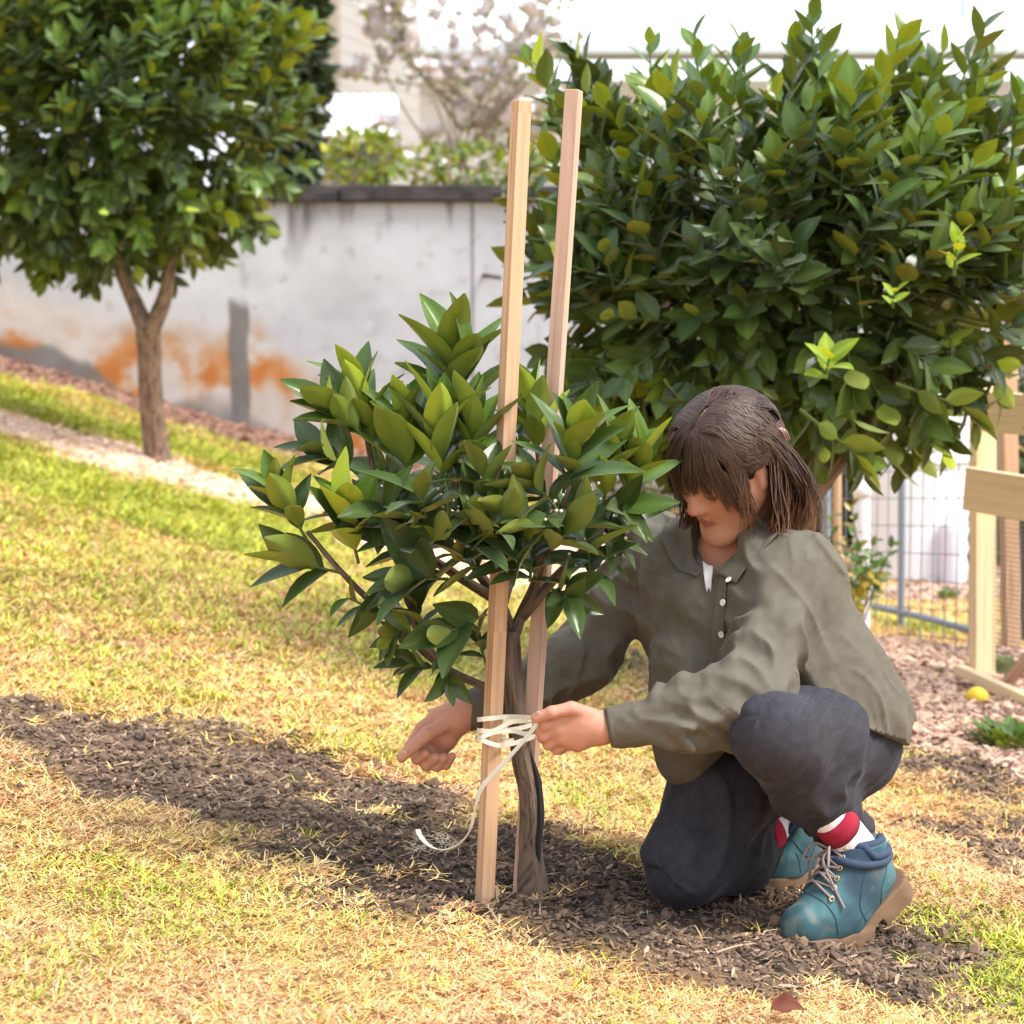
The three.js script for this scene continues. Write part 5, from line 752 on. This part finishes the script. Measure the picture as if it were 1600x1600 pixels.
// ---- jeans
const jeansField = (() => {
  const legL = join(0.035, ...chain([J.seatL, 0.09], [[0.4887, 0.2697, -3.32], 0.077], [J.kneeL, 0.061]), ...chain([J.kneeL, 0.06], [J.calfL, 0.05], [J.ankleL, 0.0395])), legR = join(0.035, ...chain([J.seatR, 0.094], [J.thighR, 0.08], [J.kneeR, 0.062]), ...chain([J.kneeR, 0.061], [J.calfR, 0.054], [J.ankleR, 0.043]));
  const seat = cap(J.seatL, J.seatR, 0.09, 0.09), up = cap(J.hipL, J.hipR, 0.08, 0.075), sL = alongLimb(J.kneeL, J.ankleL), sR = alongLimb(J.kneeR, J.ankleR), tL = alongLimb(J.seatL, J.kneeL), kneeBack = V([0.4925, 0.2483, -3.28]);
  const cut = (a, b) => { const A = V(a), D = A.clone().sub(V(b)).normalize(); return (x, y, z) => (x - A.x) * D.x + (y - A.y) * D.y + (z - A.z) * D.z; }, cL = cut(J.ankleL, J.kneeL), cR = cut(J.ankleR, J.kneeR);
  return (x, y, z) => {
    let a = legL(x, y, z), b = legR(x, y, z);
    if (a < 0.05) { const s = sL(x, y, z), k = Math.exp(-((x - kneeBack.x) ** 2 + (y - kneeBack.y) ** 2 + (z - kneeBack.z) ** 2) / 0.004), t = tL(x, y, z); a -= 0.011 * (ridge(s[0] * 24 + Math.sin(s[1]), Math.sin(s[1]) * 1.3, Math.cos(s[1]) * 1.3, 1.5) - 0.35) * (0.35 + smooth(0.12, 0.2, s[0])) + 0.02 * k * (ridge(t[0] * 30 + 0.8 * Math.sin(t[1] * 2), Math.sin(t[1]), 2, 1.4) - 0.35); }
    if (b < 0.05) { const s = sR(x, y, z); b -= 0.012 * (ridge(s[0] * 20 + Math.sin(s[1] + 2), Math.sin(s[1]) * 1.4, Math.cos(s[1]) * 1.4 + 5, 1.5) - 0.35); }
    a = smax(a, cL(x, y, z), 0.004); b = smax(b, cR(x, y, z), 0.004);
    let d = smin(smin(a, b, 0.012), smin(seat(x, y, z), up(x, y, z), 0.05), 0.03);
    return d - 0.4 * crease(x * 1.1, y, z) * smooth(-0.1, 0.3, noise(x * 9, y * 9, z * 9) - 0.3) - 0.003 * (fbm(x * 18, y * 18, z * 18, 2) - 0.5);
  };
})();
const denim = dataTexture(256, 256, (u, v) => { const t = hash(Math.floor((u + v) * 128), Math.floor((u - v) * 24), 4), n = fbm(u * 7, v * 7, 3), f = hash(Math.floor(u * 256), Math.floor(v * 256), 9), k = 0.68 + 0.16 * t + 0.22 * (n - 0.4) + 0.14 * f; return [k, k, k * 1.02]; });
denim.repeat.set(10, 10);
const jeansMat = phys({ color: lin(0.058, 0.055, 0.062), map: denim,  roughness: 0.9, sheen: 0.35, sheenColor: lin(0.5, 0.5, 0.62), sheenRoughness: 0.5, specularIntensity: 0.3 });
const jeans = wear('jeans', skin(jeansField, ...bounds([J.seatL, J.seatR, J.kneeL, J.kneeR, J.ankleL, J.ankleR, J.hipL], 0.125), 0.0058), jeansMat);
{
  const turn = (a, k, r) => { const A = V(a), B = A.clone().lerp(V(k), 0.09), C2 = A.clone().lerp(V(k), -0.035); return tube([B, A, C2], [r * 0.98, r * 1.03, r], 22, 4, 0.04); };
  wear('trouser_cuff', turn(J.ankleL, J.calfL, 0.0465), jeansMat, jeans); wear('trouser_cuff', turn(J.ankleR, J.calfR, 0.048), jeansMat, jeans);
}
// ---- socks and boots
function boot(at, dir, beta, shaftTop, sockTo, label) {
  const cb = Math.cos(beta), sb = Math.sin(beta), rear = (s, y) => [s * cb + y * sb, -s * sb + y * cb]; // rear-foot frame, heel raised
  const rp = (s, y, w = 0) => [...rear(s, y), w];
  const soleF = (s, y, w) => { const q = Math.hypot(s - clamp(s, -0.02, 0.082), w * (1 + 0.5 * smooth(0.02, 0.1, s) * 0)) - 0.043 + 0.003 * smooth(0.0, -0.02, s), v = Math.abs(y - 0.011) - 0.01; return Math.hypot(Math.max(q, 0), Math.max(v, 0)) + Math.min(Math.max(q, v), 0) - 0.003; };
  const soleR = (s, y, w) => { const S = s * cb - y * sb, Y = s * sb + y * cb, q = Math.hypot(S - clamp(S, -0.125, 0.01), w) - 0.041, low = S < -0.07 ? -0.014 : S < -0.045 ? 0.004 : 0.0, v = Math.max(Y - 0.022, low - Y); return Math.max(q, v) * 0.8 - 0.002; };
  const sole = (s, y, w) => { let d = smin(soleF(s, y, w), soleR(s, y, w), 0.012); return d + 0.0016 * smooth(0.3, 0.9, Math.sin((s * cb - y * sb) * 260)) * (y < 0.006 ? 1 : 0); };
  const top = [shaftTop[0], shaftTop[1], 0];
  const upper0 = join(0.03, cap([0.0, 0.05, 0.008], [0.088, 0.039, 0.006], 0.04, 0.031), cap([0.0, 0.05, -0.008], [0.088, 0.039, -0.006], 0.04, 0.031), cap(rp(0.0, 0.06), rp(-0.115, 0.055), 0.044, 0.039), cap(rp(-0.02, 0.085), rp(-0.085, 0.075), 0.036, 0.044), cap(rp(-0.075, 0.07), top, 0.046, 0.043), cap([0.02, 0.06, 0], top, 0.034, 0.04));
  const crease = (s, y, w) => 0.004 * (ridge(s * 34 + y * 14, w * 14, y * 20, 1.5) - 0.35);
  const shut = (s, y, w) => (s - top[0]) * (top[0] - rear(-0.08, 0.05)[0]) + (y - top[1]) * (top[1] - rear(-0.08, 0.05)[1]);
  const upper = (s, y, w) => { const S = s * cb - y * sb, Y = s * sb + y * cb; let d = upper0(s, y, w) - crease(s, y, w); d = smax(d, (s > 0 ? 0.018 - y : 0.02 - Y), 0.006); return Math.max(d, shut(s, y, w) * 9); };
  const M = (() => { const S = V(dir).normalize(), Y = V(0, 1, 0), W = S.clone().cross(Y).normalize(); return new THREE.Matrix4().makeBasis(S.multiplyScalar(0.95), Y.multiplyScalar(0.97), W.multiplyScalar(0.9)).setPosition(V(at).sub(PO)); })();
  const put = (name, g, m, parent = person) => mesh(name, g.applyMatrix4(M), m, parent);
  const suede = (x, y, z) => { const n = fbm(x * 26, y * 26, z * 26, 4), m = fbm(x * 9, y * 9, z * 9 + 5, 3); let c = mix3([0.025, 0.075, 0.085], [0.06, 0.15, 0.165], smooth(0.35, 0.65, n)); c = mix3(c, [0.02, 0.035, 0.075], smooth(0.52, 0.66, m) * 0.7); return mix3(c, [0.2, 0.17, 0.12], smooth(0.6, 0.75, fbm(x * 50, y * 50, z * 50, 2)) * 0.2 + (x > 0.09 ? smooth(0.4, 0.6, n) * 0.35 : 0)); };
  const lo = [-0.2, -0.03, -0.07], hi = [0.15, 0.24, 0.07];
  const b = put('boot', skin(upper, lo, hi, 0.0045, suede), phys({ vertexColors: true, roughness: 0.85, sheen: 0.3, sheenColor: lin(0.3, 0.45, 0.5), sheenRoughness: 0.5 })); if (label) b.userData.label = label;
  put('sole', skin(sole, lo, hi, 0.0045, (x, y, z) => mix3([0.11, 0.06, 0.033], [0.24, 0.14, 0.075], fbm(x * 30, y * 60, z * 30, 3))), std({ vertexColors: true, roughness: 0.85 }), b);
  const on = (p, k = 0.0035) => { const q = ontoField(upper, p); return q.clone().addScaledVector(q.normal, k); };
  // padded collar round the ankle opening
  const axis = V(top).sub(V(rp(-0.08, 0.05))).normalize(), U = V(0, 0, 1), Wd = axis.clone().cross(U), navy = std({ color: lin(0.03, 0.05, 0.09), roughness: 0.85 });
  for (let r = 0; r < 3; r++) { const pts = []; for (let i = 0; i <= 16; i++) { const q = -2.75 + (5.5 * i) / 16, o = V(top).addScaledVector(axis, -0.004 - r * 0.0135).addScaledVector(U, Math.sin(q) * 0.041).addScaledVector(Wd, -Math.cos(q) * 0.041 * -1); pts.push(o); } put('padded_collar', tube(pts.map((p) => on(p, 0.0015)), [0.0075], 8, 2), navy, b); }
  const brass = std({ color: lin(0.5, 0.36, 0.2), metalness: 0.8, roughness: 0.4 }), cord = std({ color: lin(0.26, 0.21, 0.2), roughness: 0.95 });
  const row = (k, side) => { const t = k / 5, c = V(0.052, 0.085, 0).lerp(V(top[0] + 0.05, top[1] + 0.0, 0), t); return on([c.x, c.y, side * lerp(0.03, 0.024, t)]); };
  for (let k = 0; k < 6; k++) for (const s of [1, -1]) { const p = row(k, s), n = on([p.x, p.y, p.z], 0).normal ?? V(0, 1, 0), g = new THREE.TorusGeometry(0.0042, 0.0014, 6, 12).applyQuaternion(new THREE.Quaternion().setFromUnitVectors(V(0, 0, 1), ontoField(upper, p).normal)); put('eyelet', g.translate(p.x, p.y, p.z), brass, b); if (k < 5) { const q = row(k + 1, -s), m = p.clone().lerp(q, 0.5); put('lace', tube([p, on(m, 0.008), q], [0.0024], 6, 4), cord, b); } }
  const knot = on([top[0] + 0.055, top[1] - 0.01, 0], 0.01);
  for (const s of [1, -1]) { put('lace', tube([knot, knot.clone().add(V(0.02, 0.008, s * 0.022)), knot.clone().add(V(0.032, -0.02, s * 0.034)), knot.clone().add(V(0.014, -0.014, s * 0.014)), knot], [0.0024], 6, 5), cord, b); put('lace', tube([knot, knot.clone().add(V(0.026, -0.012, s * 0.012)), on([top[0] + 0.075, top[1] - 0.07, s * 0.024], 0.006), on([top[0] + 0.07, top[1] - 0.1, s * 0.036], 0.005)], [0.0023], 6, 4), cord, b); }
  const welt = (...pts) => put('stitching', tube(hug(upper, pts, 0.0004, 20), [0.001], 5, 1), std({ color: lin(0.03, 0.06, 0.07), roughness: 0.9 }), b);
  for (const s of [1, -1]) { welt([0.05, 0.03, s * 0.045], [0.052, 0.06, s * 0.036], [0.056, 0.075, s * 0.015], [0.058, 0.08, 0]); welt(rp(-0.03, 0.035, s * 0.05), rp(-0.035, 0.07, s * 0.05), [top[0] + 0.02, top[1] - 0.03, s * 0.045]); welt(rp(-0.075, 0.035, s * 0.05), rp(-0.085, 0.06, s * 0.05), rp(-0.12, 0.085, s * 0.03)); welt(rp(-0.02, 0.045, s * 0.05), rp(-0.07, 0.05, s * 0.05), rp(-0.11, 0.05, s * 0.045)); }
  // the sock, pulled up out of the boot
  const A = V(top).addScaledVector(axis, -0.02), inv = M.clone().invert(), B = V(sockTo).sub(PO).applyMatrix4(inv), D = B.clone().sub(A);
  const knit = std({ color: 0xe9e2e2, roughness: 0.95 }), red = std({ color: lin(0.3, 0.008, 0.03), roughness: 0.95 }), s = put('sock', tube([A, A.clone().addScaledVector(D, 0.5), A.clone().addScaledVector(D, 0.72)], [0.0365, 0.036, 0.035], 20, 4, 0.04), knit);
  put('stripe', tube([A.clone().addScaledVector(D, 0.3), A.clone().addScaledVector(D, 0.52)], [0.038, 0.0375], 20, 3, 0.04), red, s);
}
boot(at3([[0.5474, -0.0656, -3.33][0], -3.33], -0.002), [-0.84, 0, 0.54], 0.56, [-0.034, 0.17], J.calfL, 'near teal suede boot standing on its toe');
boot(at3([[0.5219, -0.0865, -3.68][0], -3.68], 0.0), [-0.75, 0, 0.66], 1.05, [0.05, 0.125], J.calfR, 'far teal suede boot tucked under the kneeling leg');
// ---- hair
{
  const C0 = V(0, 0.034, -0.014), RV = V(0.081, 0.087, 0.099), strands = [];
  const surf = (x, y, z, lift = 0) => { const d = V(x, y, z).sub(C0).divide(RV).normalize(); return d.clone().multiply(RV).add(C0).addScaledVector(d, lift); };
  const shade = (t, k) => mix3(mix3([0.02, 0.011, 0.008], [0.085, 0.045, 0.03], k), mix3([0.1, 0.045, 0.025], [0.34, 0.15, 0.07], k), t);
  const lock = (pts, w0, ends, k = rnd(), lightFrom = 0.5, light = 0.5, wave = 0.0016) => { // one thin strand, a little wavy
    const cv = new THREE.CatmullRomCurve3(pts), n = 10, pos = [], col = [], idx = [], ph = R(0, 6.28), fr = R(1.2, 2.6);
    for (let i = 0; i <= n; i++) {
      const t = i / n, c = cv.getPoint(t), T = cv.getTangent(t), N = c.clone().sub(C0).normalize(), W = T.clone().cross(N).normalize(), w = w0 * (1 - smooth(0.6, 1, t) * ends), h = smooth(lightFrom, 1, t) * light;
      c.addScaledVector(W, wave * t * 2 * Math.sin(ph + t * fr * 6.28)).addScaledVector(N, wave * t * Math.cos(ph * 1.7 + t * fr * 5));
      for (const [a, b] of [[-1, -0.3], [0, 0.3], [1, -0.3]]) { const p = c.clone().addScaledVector(W, a * w).addScaledVector(N, b * w); pos.push(p.x, p.y, p.z); col.push(...shade(h, k)); }
    }
    for (let i = 0; i < n; i++) for (let q = 0; q < 2; q++) { const a = i * 3 + q, b = a + 3; idx.push(a, a + 1, b, b, a + 1, b + 1); }
    const g = new THREE.BufferGeometry(); g.setAttribute('position', new THREE.Float32BufferAttribute(pos, 3)); g.setAttribute('color', new THREE.Float32BufferAttribute(col, 3)); g.setIndex(idx); g.computeVertexNormals(); strands.push(g);
  };
  const j = (k) => R(-k, k), part = (t) => V(0.006 + 0.006 * t, lerp(0.1, 0.118, Math.sin(t * 1.8)), lerp(0.06, -0.05, t)); // the parting, forehead to crown
  for (let i = 0; i < 760; i++) { // fringe
    const cl = Math.floor(R(0, 34)); if (hash(cl, 9, 1) < 0.32 && rnd() < 0.85) continue; const x = lerp(-1.2, 1.28, (cl + 0.5 + j(0.16)) / 34) + j(0.02), root = part(R(0, 0.35)), s = surf(root.x + Math.sign(x) * 0.003, root.y, root.z, R(0.001, 0.005)), gap = 0.55 + 0.45 * Math.abs(Math.sin(x * 9 + 1)), low = lerp(0.022, -0.03, Math.pow(Math.abs(x), 2.2)) - 0.03 * hash(cl, 3, 7) * gap - R(0, 0.006);
    const m1 = surf(0.006 + x * 0.034 + j(0.003), 0.095, 0.062, R(0.003, 0.008)), m2 = surf(x * 0.06 + j(0.003), 0.05, 0.088, R(0.004, 0.01)), e = V(x * 0.07 + j(0.002), low, 0.09 - 0.034 * x * x + R(0.0, 0.008));
    lock([s, m1, m2, m2.clone().lerp(e, 0.55).add(V(0, 0, 0.002)), e], R(0.0006, 0.0014), 0.85, rnd(), 0.6, 0.25);
  }
  for (const side of [1, -1]) for (let i = 0; i < (side > 0 ? 70 : 130); i++) { // long locks framing the cheeks
    const s0 = part(R(0.05, 0.5)), s = surf(s0.x + side * 0.004, s0.y, s0.z, 0.003), a = surf(side * 0.06, 0.075, 0.05 + j(0.016), 0.007), b = surf(side * 0.08, 0.025, 0.052 + j(0.02), 0.009), len = side > 0 ? R(-0.03, -0.1) : R(-0.02, -0.05), z = 0.047 + j(0.014);
    lock([s, a, b, V(side * (0.075 + R(0, 0.01)), lerp(0.02, len, 0.55), z + 0.006), V(side * (0.066 + R(-0.004, 0.012)), len, z + 0.012 + j(0.01))], R(0.0006, 0.0014), 0.8, rnd(), 0.4, 0.4);
  }
  for (const side of [1, -1]) for (let i = 0; i < 1100; i++) { // top and sides drawn back to the clip
    const t = rnd(), s0 = part(t), s = surf(s0.x + side * 0.003, s0.y, s0.z, 0.003), clip = V(side * 0.056, 0.03, -0.08), fz = lerp(0.045, -0.06, t) + j(0.01);
    lock([s, surf(side * R(0.035, 0.05), 0.1, lerp(0.04, -0.055, t) + j(0.004), R(0.006, 0.0095)), surf(side * 0.08, R(0.01, 0.075), fz - 0.012, R(0.006, 0.0095)), surf(side * 0.07, 0.036 + j(0.012), -0.055, R(0.007, 0.011)), surf(clip.x, clip.y + j(0.012), clip.z, R(0.006, 0.012))], R(0.0008, 0.0017), 0.5, rnd(), 0.5, 0.15);
  }
  for (let i = 0; i < 2000; i++) { // loose hair falling behind, to the shoulders
    const q = R(-1.55, 1.5), sx = Math.sin(q), cz = -Math.cos(q), s = surf(sx * 0.08, R(0.0, 0.07), cz * 0.09 - 0.01, R(0.001, 0.007)), a = surf(sx * 0.085, R(-0.02, 0.02), cz * 0.09 - 0.015, R(0.006, 0.013)), len = R(-0.09, -0.17), out = R(0.008, 0.026) + 0.045 * rnd() * rnd();
    const b = V(sx * (0.078 + out * 0.6), lerp(a.y, len, 0.5), cz * (0.085 + out * 0.6) + 0.0), e = V(sx * (0.07 + out) + j(0.008), len, cz * (0.07 + out) + 0.012 + j(0.008));
    const drop = a.y - len; b.z += 0.15 * drop; e.z += 0.34 * drop;
    lock([s, a, b, b.clone().lerp(e, 0.6).add(V(j(0.004), 0, j(0.004))), e], R(0.0006, 0.0016), 0.75, rnd(), 0.35, 0.85, R(0.002, 0.006));
  }
  for (let i = 0; i < 420; i++) { // wavy side hair tucked behind and over the top of the ear
    const y0 = R(0.015, 0.055), z0 = R(-0.045, -0.005), s = surf(0.08, y0 + 0.02, z0, R(0.006, 0.011)), a = surf(0.082, y0 - 0.02, z0 - 0.022, R(0.01, 0.015)), o = R(0.0, 0.05), len = R(-0.09, -0.16);
    lock([s, a, V(0.088 + o * 0.35, lerp(a.y, len, 0.45), z0 - 0.022 - o * 0.4), V(0.088 + o * 0.8, lerp(a.y, len, 0.8), z0 + 0.006 - o * 0.7), V(0.082 + o + j(0.006), len, z0 + 0.03 - o * 0.8 + j(0.012))], R(0.0006, 0.0016), 0.75, rnd(), 0.4, 0.9, R(0.002, 0.005));
  }
  for (let i = 0; i < 500; i++) { const t = R(0.5, 1), s0 = part(t), s = surf(s0.x + j(0.03), s0.y, s0.z, 0.003), q = R(-0.9, 0.9); lock([s, surf(q * 0.06 + j(0.02), 0.11 + j(0.012), -0.06 + j(0.015), 0.009), surf(q * 0.07, 0.06, -0.1, 0.01), surf(q * 0.07, 0.02, -0.1, 0.01)], R(0.0008, 0.0017), 0.4, rnd(), 0.6, 0.2); }
  const cap0 = skin((x, y, z) => { const d = ell([C0.x, C0.y, C0.z], [RV.x - 0.001, RV.y - 0.001, RV.z - 0.001])(x, y, z); return smax(d, Math.max(0.0, 0) + (z - 0.052 - Math.max(0, y - 0.03) * 0.55), 0.01); }, [-0.1, -0.08, -0.13], [0.1, 0.14, 0.1], 0.004, (x, y, z) => (y > 0.085 && z > -0.05 && Math.abs(x - 0.008) < 0.0026 ? [0.3, 0.17, 0.13] : [0.018, 0.011, 0.009]));
  cap0.deleteAttribute('uv');
  const hairMat = phys({ vertexColors: true, roughness: 0.45, side: THREE.DoubleSide, specularIntensity: 0.6 });
  const hair = wear('hair', mergeGeometries([cap0, ...strands]).applyMatrix4(headM), hairMat);
  const claw = []; for (const k of [-1, 0, 1]) claw.push(tube([V(0.058, 0.052 + k * 0.006, -0.066 + k * 0.006), V(0.082, 0.038 + k * 0.004, -0.072 + k * 0.005), V(0.078, 0.012, -0.08 + k * 0.004)], [0.0016, 0.0022, 0.0014], 6, 4));
  wear('hair_clip', mergeGeometries(claw).applyMatrix4(headM), phys({ color: lin(0.22, 0.12, 0.1), roughness: 0.25, clearcoat: 0.6 }), hair);
}
renderer.render(scene, camera);
